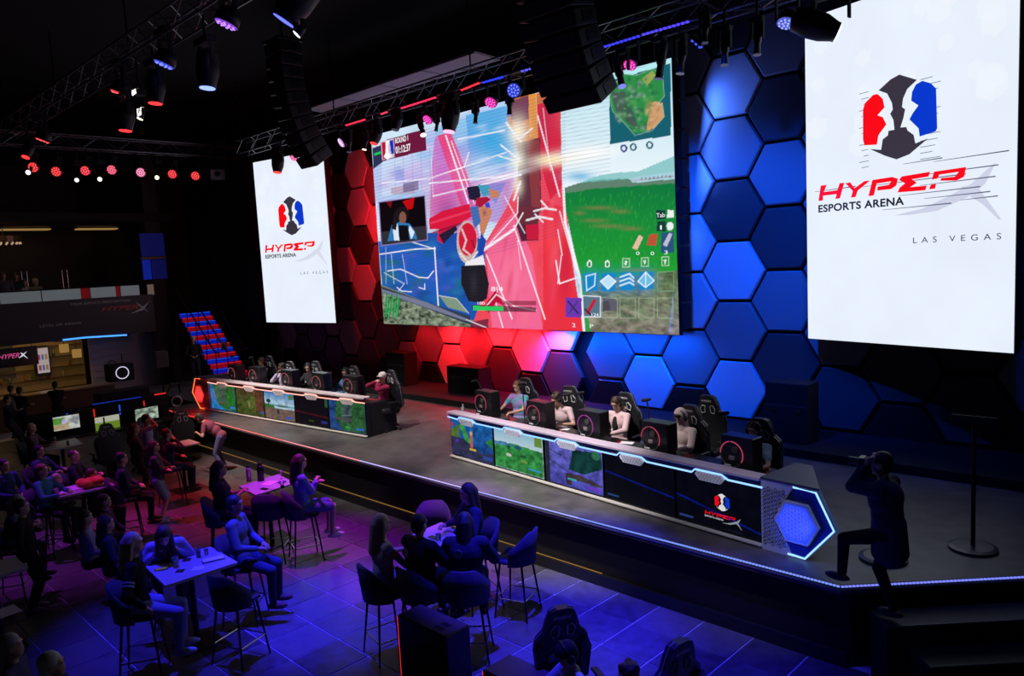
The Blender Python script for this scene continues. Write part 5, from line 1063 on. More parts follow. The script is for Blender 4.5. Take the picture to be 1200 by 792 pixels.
# gaming stations at far left
def game_monitor(px, py, X, label, paint):
    p = onX(px, py, X); t = thing('game_monitor', label, 'monitor', (X, p.y, p.z-.24), -PI/2+PI, 'monitors of the far left gaming row')
    MB().bbox((0, .03, .24), (.62, .04, .38), .006).obj('casing', BLACK, t); c = Canvas(24, 16, (200, 205, 200)); paint(c); c.to_obj('display', .58, .34, MONM, t, .0, -.29, .07); MB().tube([(0, .05, 0), (0, .05, .1)], .02, 6).obj('stand', DARKM, t); return t
def gp(c): c.poly([(0, .1), (.45, .1), (.3, 1), (0, 1)], (90, 150, 60)); c.poly([(0, .6), (.6, .5), (.6, 1), (0, 1)], (190, 170, 130)); c.disc(.4, .4, .08, .2, (200, 180, 240)); c.poly([(.5, .3), (1, .1), (.9, .8)], (150, 150, 156)); c.noise(c.u > -1, .3, 8, 6, 3)
def gp2(c): c.rect(0, .45, 1, 1, (110, 140, 40)); c.rect(0, 0, 1, .45, (190, 190, 170))
def gp3(c): c.rect(0, 0, 1, 1, (150, 170, 150)); c.noise(c.u > -1, .9, 8, 6, 5)
XR = -20.9
ys_ = []
for px, py, lb, pf in ((78, 495, 'glowing monitor with green and sand picture, left of the gaming row', gp), (126, 495, 'glowing monitor with green field, middle of the gaming row', gp2), (172, 484, 'glowing monitor half hidden behind the man, right of the gaming row', gp3)):
    t = game_monitor(px, py, XR, lb, pf); t.rotation_euler = (0, 0, PI/2); ys_.append(t.location.y); zt = t.location.z
row = thing('gaming_counter', 'dark counter carrying the far left gaming monitors', 'counter', (XR-.1, sum(ys_)/3, FLOOR)); LR = ys_[-1]-ys_[0]+1.5
MB().bbox((0, .0, zt-FLOOR-.02), (.75, LR, .04), .006).obj('worktop', BLACK, row)
for k in (-1, 0, 1): MB().box((0, k*(LR/2-.05), (zt-FLOOR-.04)/2), (.7, .05, zt-FLOOR-.04)).obj('support', BLACKM, row)
MB().box((-.36, 0, zt-FLOOR+.3), (.03, LR, .62)).obj('rear_screen', BLACKM, row)
for k, col in enumerate(((.02, .15, 1), (1, .03, .02), (.02, .15, 1), (1, .03, .02))): MB().box((-.33, -LR/2+.9+k*.62, zt-FLOOR+.38), (.02, .03, .26)).obj('light_tube', glow(col, .6), row)
MB().box((-.33, .4, zt-FLOOR+.63), (.02, 1.2, .02)).obj('blue_edge_light', glow((.02, .08, 1), .3), row); MB().box((-.33, 1.5, zt-FLOOR+.63), (.02, .3, .03)).obj('red_edge_light', glow((1, .03, .03), .8), row)
for y_, lb in zip((ys_[0]+.55, ys_[1]+.5, ys_[2]+.45), ('gaming chair between the left and middle glowing monitors', 'gaming chair right of the middle glowing monitor', 'gaming chair with white slot rims at the right end of the gaming row')):
    c = gaming_chair(lb, (XR+.95, y_, FLOOR), math.radians(180-90)); 
for y_ in (ys_[0]+.55, ys_[1]+.5, ys_[2]+.45):
    p = Vector((XR+1.22, y_, FLOOR+.85))
# audio rail with ring at the stage corner
t = thing('guard_rail', 'low rail with a round end hoop at the left stage corner', 'rail', (0, 0, 0)); a = onX(207, 470, -20.3); MB().tube([(-20.3, a.y-1.9, a.z-.05), (-20.3, a.y-.12, a.z)], .02, 6).obj('bar', DARKM, t); MB().tube([(-20.3, a.y+.13*math.cos(q*PI/8), a.z+.13*math.sin(q*PI/8)) for q in range(16)], .018, 6, closed=True).obj('hoop', mat('hoop_metal', (.4, .35, .35), .4, .6), t)
for yy in (a.y-1.8, a.y-.1): MB().tube([(-20.3, yy, FLOOR), (-20.3, yy, a.z-.1)], .02, 6).obj('post', DARKM, t)
# computer towers in the foreground
def tower(label, px, py, z, w_, d_, rz):
    p = G(px, py, z); t = thing('computer_tower', label, 'computer', (p.x, p.y, FLOOR), rz, 'large computer cases in the foreground'); h_ = z-FLOOR
    MB().bbox((0, 0, h_/2), (w_, d_, h_), .012).obj('case', mat('case_black', (.012, .012, .013), .4), t); MB().box((0, 0, h_+.001), (w_-.03, d_-.03, .006)).obj('top_plate', mat('case_top', (.16, .11, .10), .6), t)
    for k in range(9):
        for j in range(2): MB().box((w_*.18+k*.016-.0, -.09+.10*j, h_+.006), (.007, .07, .002)).obj('vent_slot', BLACKM, t)
    MB().box((-w_/2-.002, -d_/2+.01, h_*.5), (.004, .012, h_*.95)).obj('edge_light', glow((1, .03, .02), .9), t)
    return t
tower('tall black computer case in the centre foreground', 507, 726, -.25, .86, .36, math.radians(1)); tower('black computer case at the bottom edge under the gamer in the cap', 618, 792, -.25, .86, .4, math.radians(1))
for px, py, lb in ((665, 744, 'gaming chair of the person in the dark cap, bottom centre'), (812, 786, 'gaming chair top at the bottom right edge')):
    p = G(px, py, .12); gaming_chair(lb, (p.x, p.y, FLOOR-.02+.02), math.radians(-118 if px < 700 else -100))
# bar lounge, booth, speaker
BW = mat('bar_wood', (.12, .06, .025), .5, bump=.1)
def onXl(px, py, X): return onX(px, py, X)
a = onX(0, 440, -29.6); b_ = onX(112, 436, -29.6)
bar = thing('bar_counter', 'wooden bar counter glowing warm at far left', 'bar', (-29.6, (a.y+b_.y)/2, FLOOR)); MB().bbox((0, 0, .55), (.6, b_.y-a.y+1, 1.08), .02).obj('front', BW, bar); MB().bbox((0, 0, 1.12), (.75, b_.y-a.y+1.1, .06), .01).obj('counter_top', mat('bar_top', (.3, .2, .1), .25), bar)
sh = thing('back_bar_shelf', 'lit back bar shelf with bottles', 'shelf', (-33.4, 7.2, 0)); p0 = onX(40, 452, -33.4); p1 = onX(108, 410, -33.4)
MB().box((-.2, 0, .8), (.1, 4.2, 2.2)).obj('back_panel', mat('amber_panel', (.3, .2, .08), .5, emit=(.6, .36, .1), es=.025), sh)
for k in range(4): MB().box((0, 0, .1+k*.42), (.32, 4.0, .03)).obj('shelf_board', BW, sh)
MB().box((-.02, -.6, 1.0), (.2, .55, 1.4)).obj('cooler_frame', DKGREY, sh)
p = onX(48, 421, -33.1); cl_ = thing('drinks_cooler', 'tall lit drinks cooler behind the bar', 'fridge', (-33.0, p.y, p.z-.55)); MB().bbox((0, 0, .5), (.3, .5, 1.15), .02).obj('cabinet', BLACK, cl_); MB().box((.16, 0, .52), (.01, .4, .95)).obj('lit_door', glow((.75, .6, .6), .45), cl_)
for k in range(6): MB().box((.168, -.12+(k % 3)*.12, .25+(k//3)*.4), (.006, .08, .2)).obj('label_block', glow(((.6, .1, .2), (.2, .3, .8), (.7, .4, .1))[k % 3], .3), cl_)
rb = random.Random(8)
for k in range(14):
    y_ = 5.6+k*.26; z_ = .12+rb.choice((0, .42, .84)); o = MB().lathe([(.05, 0), (.05, .18), (.018, .25), (.018, .31)], 8).obj('bottle', mat('bottle_%d' % (k % 3), ((.3, .15, .03), (.1, .2, .08), (.5, .4, .3))[k % 3], .2), None, True, (-33.35, y_, z_)); tag(o, 'small bottle on the lit back bar shelf', 'bottle', 'bottles on the back bar')
for px, py in ((75, 408), (90, 414)):
    p = onX(px, py, -31.2); t = thing('pendant_lamp', 'amber pendant lamp over the bar, %s' % ('left one' if px < 80 else 'right one'), 'lamp', p, 0, 'pendant lamps over the bar'); MB().lathe([(.16, -.15), (.16, .15)], 12).obj('lamp_shade', glow((.75, .42, .1), .35), t); MB().tube([(0, 0, .15), (0, 0, 1.2)], .01, 5).obj('cord', BLACK, t)
p = onX(14, 419, -28.9); bs = thing('hanging_sign', 'dark hanging screen with pink and white arena logo over the bar', 'sign', (-28.9, p.y, p.z), PI/2); MB().bbox((0, .04, 0), (1.5, .06, .62), .01).obj('panel', BLACKG, bs)
for tx, x0, x1, cc in (('HYPER', -.38, .22, (.9, .1, .35)),): 
    o = fit_text(tx, x0, x1, -.02, .13, glow(cc, .7), bs, .005, .35); o['kind'] = 'stuff'
flatpoly([(.18, -.05), (.3, .0), (.45, .16), (.3, .07)], 'swoosh', glow((.8, .8, .9), .7), bs, .0); flatpoly([(.24, .13), (.3, .12), (.46, -.1), (.34, .0)], 'swoosh', glow((.8, .8, .9), .7), bs, .0); MB().ell((-.48, 0, .04), (.07, .01, .09)).obj('emblem', glow((.8, .8, .9), .7), bs)
for sx in (-.6, .6): MB().tube([(sx, .04, .3), (sx, .04, 1.0)], .012, 5).obj('hanger', DARKM, bs)
p = onX(140, 436, -26.2); dj = thing('dj_booth', 'black DJ booth with a glowing white ring', 'booth', (-26.2, p.y, FLOOR)); MB().bbox((0, 0, .65), (.7, 1.5, 1.3), .02).obj('desk', BLACKM, dj); MB().bbox((.0, 0, p.z-FLOOR), (.5, .75, .55), .02).obj('front_box', BLACKM, dj); MB().tube([(.27, .19*math.cos(q*PI/14), p.z-FLOOR+.19*math.sin(q*PI/14)) for q in range(28)], .014, 6, closed=True).obj('light_ring', glow((.75, .7, .9), .9), dj)
MB().tube([(0, .1, 2.0), (0, .12, 2.45)], .015, 6).obj('lamp_neck', DARKM, dj); MB().tube([(0, -.2+.12*math.cos(q*PI/6), 2.15+.12*math.sin(q*PI/6)) for q in range(12)], .02, 6, closed=True).obj('headphone_hoop', BLACK, dj)
p = onX(188, 421, -25.2); sp = thing('pole_speaker', 'dark loudspeaker on a pole beside the textured wall', 'loudspeaker', (-25.2, p.y, FLOOR)); MB().bbox((0, 0, p.z-FLOOR), (.3, .4, .55), .02).obj('cabinet', mat('speaker_grey', (.05, .05, .055), .7), sp); MB().tube([(0, 0, .0), (0, 0, p.z-FLOOR-.25)], .03, 8).obj('pole', DARKM, sp)
for k in range(3): MB().tube([(0, 0, .5), (.4*math.cos(k*2.1), .4*math.sin(k*2.1), .02)], .018, 6).obj('leg', DARKM, sp)
MB().tube([(0, .0, .9), (0, .25, 1.4), (0, .5, 1.35), (0, .55, .6)], .03, 6).obj('arm', DARKM, sp)
for k, (px, y_) in enumerate(((120, 9.75), (150, 0), (172, 0), (190, 0))):
    p = onX(px, 408, -31.2); spot('wall_downlight', (-30.95, p.y, 1.7), (-31.5, p.y, .5), (1, .72, .35), 45, 46, .9, .03)
    q_ = MB().lathe([(.05, 0), (.05, .06)], 10).obj('downlight', BLACK, None, loc=(-30.95, p.y, 1.66)); tag(q_, 'small ceiling downlight over the textured wall', 'lamp', 'downlights over the textured wall')
area('mezzanine_glow', (-31.5, 6.5, 5.8), (-31.2, 6.8, 3), (1, .7, .5), 9, 3, 1)
area('bar_glow', (-32.4, 7.2, 1.6), (-33.4, 7.2, .6), (1, .62, .22), 6, 3.5, .3)
area('bar_floor_glow', (-30.5, 6.2, 1.6), (-30.5, 6.2, -1), (1, .62, .2), 16, .3, 3)
# stanchions on the right of the stage
for px, py, lb in ((1035, 655, 'low round base behind the photographer'), (1140, 643, 'round-based dark post at the right of the stage')):
    p = G(px, py, 0); t = thing('post_stand', lb, 'stand', p, 0, 'round-based stands on the stage'); MB().lathe([(.27, 0), (.27, .03), (.22, .045), (0, .05)], 24).obj('base', mat('stand_base', (.06, .06, .07), .4, .4), t); MB().tube([(0, 0, .04), (0, 0, 1.55 if px > 1100 else .5)], .025, 8).obj('pole', BLACKM, t)
    if px > 1100: MB().bbox((0, 0, 1.6), (.5, .05, .1), .01).obj('head', BLACKM, t)

# ------------------------------------------------------------------ things on the desks
def pc_tower(label, p, ang, ringc, grp='computer towers with glowing rings on the desks', first=[None]):
    t = thing('computer_tower', label, 'computer', p, ang, grp)
    MB().bbox((.02, .0, .27), (.5, .24, .54), .012).obj('case', mat('tower_black', (.01, .01, .012), .3), t)
    MB().tube([(-.05+.175*math.cos(q*PI/12), -.128, .29+.175*math.sin(q*PI/12)) for q in range(-2, 13)], .008, 6).obj('ring_light', glow(ringc, .35), t)
    MB().tube([(-.05+.175*math.cos(q*PI/12), -.126, .29+.175*math.sin(q*PI/12)) for q in range(24)], .007, 6, closed=True).obj('ring_rim', mat('ring_grey', (.2, .2, .22), .4, .5), t)
    MB().bbox((-.05, -.122, .24), (.09, .02, .06), .006).obj('graphics_card', mat('pc_part', (.35, .3, .32), .4, .5), t); MB().lathe([(.05, 0), (.05, .02), (.03, .025)], 12, Matrix.Translation((-.0, -.12, .36))@Matrix.Rotation(PI/2, 4, 'X')).obj('fan', DKGREY, t)
    MB().bbox((-.12, -.122, .13), (.1, .02, .025), .004).obj('memory_block', mat('pc_white', (.6, .6, .62), .4), t)
    return t
adr = math.radians(-5.83); adl = math.radians(4.46)
ords = ('first', 'second', 'middle', 'fourth', 'last')
for k, (x, y) in enumerate(((-10.63, 9.93), (-8.98, 9.66), (-7.67, 9.5), (-6.31, 9.36), (-4.9, 9.2))):
    pc_tower('black computer tower with red-violet ring, %s from the left on the blue desk' % ords[k], (x, y, .75), adr, (1, .12, .25) if k != 2 else (.9, .1, .8))
for k, (x, y) in enumerate(((-20.16, 9.36), (-19.1, 9.45), (-17.58, 9.57), (-16.26, 9.68), (-15.08, 9.8))):
    pc_tower('black computer tower with pink-red ring, %s from the left on the red desk' % ords[k], (x, y, .75), adl, (1, .2, .25))
def monitor_back(p, ang, label):
    t = thing('desk_monitor', label, 'monitor', p, ang, 'desk monitors seen from behind'); MB().bbox((0, 0, .2), (.56, .035, .34), .008).obj('casing', BLACK, t); MB().tube([(0, -.02, 0), (0, -.02, .15)], .025, 8).obj('stand', DARKM, t)
def keyboard(p, ang, label):
    t = thing('keyboard', label, 'keyboard', p, ang, 'keyboards on red mats'); MB().bbox((0, 0, .012), (.42, .14, .02), .005).obj('body', BLACK, t); MB().box((.0, -.0, .0), (.62, .3, .005)).obj('red_mat', mat('mat_red', (.35, .02, .03), .8), t)
    b = MB()
    for i in range(12):
        for j in range(4): b.box((-.19+i*.034, -.048+j*.032, .026), (.026, .024, .008))
    o = b.obj('keys', DKGREY, t); o['kind'] = 'stuff'
RP = [(-10.55, 10.75), (-9.02, 10.1), (-7.86, 10.4), (-6.35, 10.03), (-5.01, 9.78)]
for k in range(5):
    p = DR(.45+ST*k+.35, .66, .752); keyboard(p, adr, 'black keyboard on a red mat, %s place from the left at the blue desk' % ords[k])
    p = DLf(.45+ST*k+.35, .66, .752); keyboard(p, adl, 'black keyboard on a red mat, %s place from the left at the red desk' % ords[k])
def mic(px, py, Y, label, ang, bend=.2):
    top = onY(px, py, Y); t = thing('microphone_stand', label, 'microphone', (top.x, top.y, .75), ang, 'gooseneck microphones on the desks'); h_ = top.z-.75
    MB().lathe([(.07, 0), (.07, .015), (0, .02)], 14).obj('base', BLACK, t); MB().tube([(bend, 0, .01), (bend, 0, h_*.5), (bend*.8, 0, h_*.85), (bend*.35, 0, h_*1.02), (0, 0, h_)], .011, 6).obj('gooseneck', BLACK, t); t.children and None
    kids(t)[0].location = (bend, 0, 0)
    MB().cap((-.06, 0, h_-.02), (.07, 0, h_+.01), .03, .026, 10).obj('microphone', BLACKM, t, True)
for px, py, Y, lb, bd in ((556, 446, 9.95, 'gooseneck microphone at the left end of the blue desk', .25), (611, 449, 9.9, 'microphone before the face of the player in tie-dye', .04), (664, 462, 9.75, 'microphone right of the dark-haired player in pink', .3), (680, 460, 9.8, 'second microphone beside the dark-haired player in pink', .08), (757, 468, 9.7, 'microphone between the two hooded players', .04), (848, 484, 9.5, 'microphone before the empty chair near the blue desk end', .04)): mic(px, py, Y, lb, adr, bd)
for px, py, Y, lb, bd in ((294, 419, 9.5, 'microphone at the left part of the red desk', .15), (272, 417, 9.6, 'first microphone at the far left end of the red desk', .1), (416, 448, 9.5, 'angled microphone at the right part of the red desk', .1), (386, 437, 9.6, 'microphone left of the player in the blue jacket', .05)): mic(px, py, Y, lb, adl, bd)
def water(t): MB().lathe([(.033, 0), (.036, .05), (.031, .09), (.036, .13), (.03, .17), (.014, .2), (.014, .215)], 14).obj('bottle_body', mat('clear_plastic', (.6, .65, .7), .1, spec=.8), t, True); MB().lathe([(.016, .215), (.016, .235), (0, .235)], 10).obj('cap', WHITEP, t)
p = G(543, 487, .752); prop('water_bottle', 'clear water bottle at the left end of the blue desk', 'bottle', p.x, p.y, .752, water)
p = G(561, 489, .752); prop('white_mug', 'small white cup beside the water bottle', 'cup', p.x, p.y, .752, lambda t: MB().lathe([(.03, 0), (.04, .09), (.036, .09), (.028, .006), (0, .006)], 14).obj('cup_body', WHITEP, t, True))
for px, py, lb in ((905, 560, 'clear plastic cup behind the right end of the blue desk'), (796, 538, 'small clear cup before the hooded player')): p = G(px, py, .752); prop('plastic_cup', lb, 'cup', p.x, p.y, .752, lambda t: glass(t, (.5, .52, .55), .12, .045))
p = G(449, 466, .752); prop('red_drink', 'clear cup of red drink on the right end of the red desk', 'glass', p.x, p.y, .752, lambda t: glass(t, (.7, .02, .03), .11, .045)); prop('napkin', 'white napkin under the red drink', 'napkin', p.x-.05, p.y+.02, .7525, paper(.3, .16, PAP), 1.)
for px, py, lb in ((660, 503, 'white papers near the dark-haired player in pink'), (735, 519, 'white papers near the middle of the blue desk'), (405, 462, 'white paper before the player in the blue jacket')): p = G(px, py, .752); prop('paper_sheets', lb, 'paper', p.x, p.y, .753, paper(.22, .14, PAP), .3)
# ================================================================== people
def remesh(mb, name, m, parent, vs, smooth=True, it=2):
    me = mb.mesh('t'); o = bpy.data.objects.new('t', me); COL.objects.link(o)
    md = o.modifiers.new('r', 'REMESH'); md.mode = 'VOXEL'; md.voxel_size = vs
    if it: s_ = o.modifiers.new('s', 'SMOOTH'); s_.iterations = it; s_.factor = .5
    PEND.append((o, name, m, parent)); return o
PEND = []
def flush():
    dg = bpy.context.evaluated_depsgraph_get(); dg.update()
    for o, name, m, parent in PEND:
        me = bpy.data.meshes.new_from_object(o.evaluated_get(dg)); me.name = name
        me.materials.clear(); me.materials.append(m); me.polygons.foreach_set('use_smooth', [True]*len(me.polygons)); me.update(); link(name, me, parent)
    for o, *_ in PEND: old = o.data; bpy.data.objects.remove(o); bpy.data.meshes.remove(old)
    PEND.clear()
def ik(a, b, l1, l2, pole):
    a = Vector(a); b = Vector(b); d = b-a; L = d.length; mx = (l1+l2)*.995
    if L > mx: b = a+d*(mx/L); d = b-a; L = mx
    t = (l1*l1-l2*l2+L*L)/(2*L); hh = math.sqrt(max(0, l1*l1-t*t)); n = d.normalized()
    p = Vector(pole); p = (p-n*p.dot(n)); p = p.normalized() if p.length > 1e-4 else n.orthogonal().normalized()
    return a+n*t+p*hh, b
TIE = mat('tie_dye_cloth', (.3, .2, .5), .9)
def _tie():
    nt = TIE.node_tree; b = nt.nodes['Principled BSDF']; tc = nt.nodes.new('ShaderNodeTexCoord'); n = nt.nodes.new('ShaderNodeTexNoise'); n.inputs['Scale'].default_value = 5; n.inputs['Distortion'].default_value = 1.5
    r = nt.nodes.new('ShaderNodeValToRGB'); r.color_ramp.elements[0].position = .38; r.color_ramp.elements[0].color = (.06, .42, .45, 1); r.color_ramp.elements[1].position = .55; r.color_ramp.elements[1].color = (.42, .24, .62, 1)
    nt.links.new(tc.outputs['Object'], n.inputs['Vector']); nt.links.new(n.outputs['Fac'], r.inputs['Fac']); nt.links.new(r.outputs['Color'], b.inputs['Base Color'])
_tie()
SKINS = {'l': (.62, .36, .26), 'm': (.42, .23, .15), 'd': (.16, .08, .05)}
HAIR = {'black': (.012, .01, .01), 'brown': (.06, .03, .018), 'blond': (.5, .38, .24), 'grey': (.3, .3, .32), 'white': (.65, .65, .68), 'auburn': (.22, .07, .03)}
def person(label, head, face=90, pose='sit', seat=.82, foot=0., lean=0., side=0., hy=0., hp=0., hands='lap', top=(.3, .3, .35), bottom=(.03, .03, .05), skin='l', hair='short', hc='black', vs=.017,
           sleeves='long', legs='long', s=1., shoe=(.02, .02, .02), ground=None, feet=None, extras=(), fem=False, grp=None, stance=.0):
    """head: world position of the head centre; everything else follows from the pose. Local axes: +y is where the person faces."""
    hpz = seat+.09 if pose == 'sit' else .93
    sv = Vector((math.sin(math.radians(side)), math.sin(math.radians(lean)), math.cos(math.radians(lean)))); sv.normalize()
    Pp = Vector((0, 0, hpz)); sh = .165 if fem else .185
    chest = Pp+sv*.32; nb = Pp+sv*.49; Rh = Euler((math.radians(-hp), 0, math.radians(-hy))).to_matrix()
    hc_ = nb+sv*.09+Rh@Vector((0, .025, .085))
    Rz = Matrix.Rotation(math.radians(face-90), 3, 'Z')
    if len(head) == 2: head = G(head[0], head[1], ground+hc_.z*s)
    base = Vector(head)-Rz@(hc_*s)
    if ground is not None: base.z = ground
    t = thing('person', label, 'person', base, math.radians(face-90), grp); t.scale = (s, s, s)
    SK = mat('skin_'+skin, SKINS[skin], .55); CT = cloth(top) if 'tiedye' not in extras else TIE; CB = cloth(bottom)
    # joints
    xx = Vector((1, 0, 0)); shL, shR = nb-sv*.05-xx*sh, nb-sv*.05+xx*sh
    sz = hpz-.09
    H = {'lap': ((-.1, .26, sz+.2), (.1, .26, sz+.2)), 'desk': ((-.18, .42, sz+.31), (.18, .42, sz+.31)), 'table': ((-.14, .36, sz+.34), (.14, .38, sz+.34)), 'side': ((-.26, .05, .8), (.26, .05, .8)),
         'face': ((-.05, .16, hc_.z-.10), (.07, .16, hc_.z-.09)), 'chin': ((-.1, .26, sz+.22), (.04, .15, hc_.z-.14)), 'camera': ((-.08, .2, hc_.z-.02), (.07, .19, hc_.z)), 'fold': ((.1, .24, sz+.42 if pose == 'sit' else 1.12), (-.1, .26, sz+.40 if pose == 'sit' else 1.1)),
         'clasp': ((-.03, .3, sz+.36), (.03, .3, sz+.37)), 'rail': ((-.34, .32, 1.02), (.5, .2, 1.05)), 'hold': ((-.16, .36, 1.2), (.14, .38, 1.22)), 'mouth': ((-.24, .06, .85), (.04, .15, hc_.z-.06)), 'drop': ((-.24, .1, sz+.1), (.24, .12, sz+.1)), 'reach': ((-.18, .5, 1.05), (.2, .45, 1.02))}[hands if isinstance(hands, str) else 'lap']
    if not isinstance(hands, str): H = hands
    arms = []
    for sx, S0, hd in ((-1, shL, H[0]), (1, shR, H[1])):
        el, hd2 = ik(S0, hd, .285, .255, (sx*.7, -.35, -.6) if hands != 'camera' else (sx*.25, .1, -1)); arms.append((sx, S0, el, hd2))
    legsj = []
    for sx in (-1, 1):
        hip = Pp+Vector((sx*.09, 0, -.03))
        if pose == 'sit': ft = Vector((sx*.12, .40, foot+.08)) if not feet else Vector(feet[(sx+1)//2]); pole = (sx*.1, 1, .8)
        else: ft = Vector((sx*(.1+stance), 0, .08)) if not feet else Vector(feet[(sx+1)//2]); pole = (0, 1, 0)
        kn, an = ik(hip, ft, .44, .43, pole); legsj.append((sx, hip, kn, an))
    b = MB()
    def R(v): return hc_+Rh@Vector(v)
    b.ell(Pp, (.15, .11, .12)); b.ell(Pp+sv*.16, (.135, .095, .14)); b.ell(chest, (.155, .105, .16)); b.cap(shL, shR, .055, .055); b.cap(nb-sv*.03, hc_-Vector((0, .01, .03)), .056, .052)
    b.ell(R((0, -.012, .022)), (.074, .093, .094), Rh, 18, 12); b.ell(R((0, .022, -.052)), (.052, .062, .062), Rh, 14, 10); b.ell(R((0, .05, -.092)), (.026, .026, .022), Rh)
    b.cap(R((0, .072, .01)), R((0, .085, -.026)), .009, .012, 8); b.ell(R((0, .076, .03)), (.052, .014, .012), Rh); b.ell(R((0, .084, -.058)), (.024, .009, .008), Rh)
    for sx in (-1, 1): b.ell(R((sx*.077, -.004, -.008)), (.01, .02, .03), Rh)
    for sx, S0, el, hd in arms:
        b.cap(S0, el, .05, .038); b.cap(el, hd, .038, .026)
        f = (hd-el).normalized(); w_ = f.cross(Vector((0, 0, 1))); w_ = w_.normalized() if w_.length > .1 else Vector((1, 0, 0)); dn = w_.cross(f).normalized()
        if dn.z > 0: dn = -dn
        pc = hd+f*.05; b.cap(hd, pc+f*.02, .024, .03)
        for q, (o_, ln_) in enumerate(((-.03, .058), (-.01, .068), (.01, .064), (.03, .05))):
            k0 = pc+f*.035+w_*o_; k1 = k0+(f*.8+dn*.5).normalized()*ln_*.55; k2 = k1+(f*.3+dn*.9).normalized()*ln_*.5
            b.cap(k0, k1, .0095, .009, 6); b.cap(k1, k2, .009, .008, 6)
        tb = hd+f*.02-w_*sx*.024; tt = tb-w_*sx*.035+f*.03+dn*.01; b.cap(tb, tt, .012, .01, 6); b.cap(tt, tt+f*.028+dn*.012, .01, .009, 6)
    for sx, hip, kn, an in legsj: b.cap(hip, kn, .08, .052); b.cap(kn, an, .052, .036); b.cap(an-Vector((0, .03, .03)), an+Vector((0, .13, -.045)), .036, .026)
    remesh(b, 'body', SK, t, vs)
    # garments
    g = MB(); g.ell(Pp+Vector((0, 0, -.0)), (.172, .132, .12)); g.ell(Pp+sv*.15, (.16, .122, .15)); g.ell(chest, (.178, .125, .165)); g.cap(shL, shR, .068, .068); g.cap(nb-sv*.08, nb-sv*.01, .085, .066)
    for sx, S0, el, hd in arms:
        if sleeves == 'none': continue
        m_ = S0.lerp(el, .62)
        g.cap(S0, el if sleeves == 'long' else m_, .066, .054)
        if sleeves == 'long': g.cap(el, el.lerp(hd, .9), .054, .04)
    if 'coat' in extras:
        g.cap(Pp+Vector((0, 0, .05)), Pp+Vector((0, -.01, -.2 if pose == 'stand' else -.06)), .17, .185, 14); g.ell(chest, (.215, .165, .2)); g.ell(Pp+sv*.16, (.195, .15, .2)); g.cap(shL, shR, .085, .085)
        for sx, S0, el, hd in arms: g.cap(S0, el, .082, .07); g.cap(el, el.lerp(hd, .85), .07, .052)
    if 'hood' in extras: g.ell(nb+Vector((0, -.07, .04)), (.12, .09, .08))
    if 'hood_up' in extras: g.ell(R((0, -.03, .03)), (.105, .11, .122), Rh); g.cap(R((0, -.03, -.06)), nb, .09, .1)
    remesh(g, 'shirt', CT, t, max(vs, .015), it=3)
    g = MB(); g.ell(Pp+Vector((0, 0, -.05)), (.165, .125, .11))
    for sx, hip, kn, an in legsj:
        if legs == 'short': g.cap(hip, hip.lerp(kn, .9), .097, .076)
        else: g.cap(hip, kn, .096, .068); g.cap(kn, kn.lerp(an, .93), .068, .052)
    remesh(g, 'trousers' if legs == 'long' else 'shorts', CB, t, max(vs, .015), it=3)
    for sx, hip, kn, an in legsj:
        MB().ell(an+Vector((0, .05, -.035)), (.048, .135, .045), None, 12, 8).obj('shoe', mat('shoe_%d' % int(shoe[0]*99), shoe, .6), t, True)
    # eyes
    for sx in (-1, 1): MB().ell(R((sx*.03, .079, .012)), (.011, .007, .007), Rh, 8, 6).obj('eye', BLACKG, t, True)
    # hair
    HMt = mat('hair_'+hc, HAIR[hc], .55, bump=.5, bscale=120)
    hb = MB()
    if hair in ('short', 'long', 'bun', 'pony', 'messy') and 'hood_up' not in extras:
        hb.ell(R((0, -.022, .040)), (.086, .098, .092), Rh, 16, 10); hb.ell(R((0, -.05, -.01)), (.08, .068, .09), Rh, 14, 9)
        if hair == 'messy':
            for k in range(9): a = k*.7; hb.ell(R((.06*math.cos(a), -.025+.065*math.sin(a), .062+.02*(k % 3))), (.038, .038, .034), Rh, 8, 6)
        if hair == 'long':
            hb.cap(R((0, -.07, 0)), hc_+Vector((0, -.12, -.28)), .082, .07, 12)
            for sx in (-1, 1): hb.cap(R((sx*.07, -.02, .02)), hc_+Vector((sx*.09, -.05, -.24)), .035, .03, 8)
        if hair == 'bun': hb.ell(R((0, -.09, .08)), (.045, .045, .045), Rh)
        if hair == 'pony': hb.cap(R((0, -.1, .03)), hc_+Vector((0, -.16, -.2)), .04, .02)
        remesh(hb, 'hair', HMt, t, .016, it=1)
    elif hair == 'buzz': remesh(hb.ell(R((0, -.02, .036)), (.078, .09, .083), Rh, 16, 10), 'hair', HMt, t, .014, it=1)
    if 'hood_up' in extras: remesh(MB().ell(R((0, .04, .06)), (.07, .05, .045), Rh, 12, 8), 'hair', HMt, t, .014, it=1)
    if 'cap' in extras or 'cap_white' in extras:
        cm = mat('cap_cloth_'+('w' if 'cap_white' in extras else 'k'), (.75, .68, .66) if 'cap_white' in extras else (.012, .012, .016), .8)
        MB().ell(R((0, -.01, .055)), (.09, .105, .078), Rh, 16, 10).obj('cap_crown', cm, t, True); MB().ell(R((0, .10, .045)), (.07, .075, .010), Rh, 14, 6).obj('cap_brim', cm, t, True)
    if 'phones' in extras:
        MB().tube([R((.098*math.cos(a), -.005, .02+.112*math.sin(a))) for a in [PI*q/10 for q in range(11)]], .013, 8).obj('headphone_band', BLACK, t, True)
        for sx in (-1, 1): MB().ell(R((sx*.096, -.004, -.01)), (.024, .04, .048), Rh, 12, 8).obj('ear_cup', BLACK, t, True)
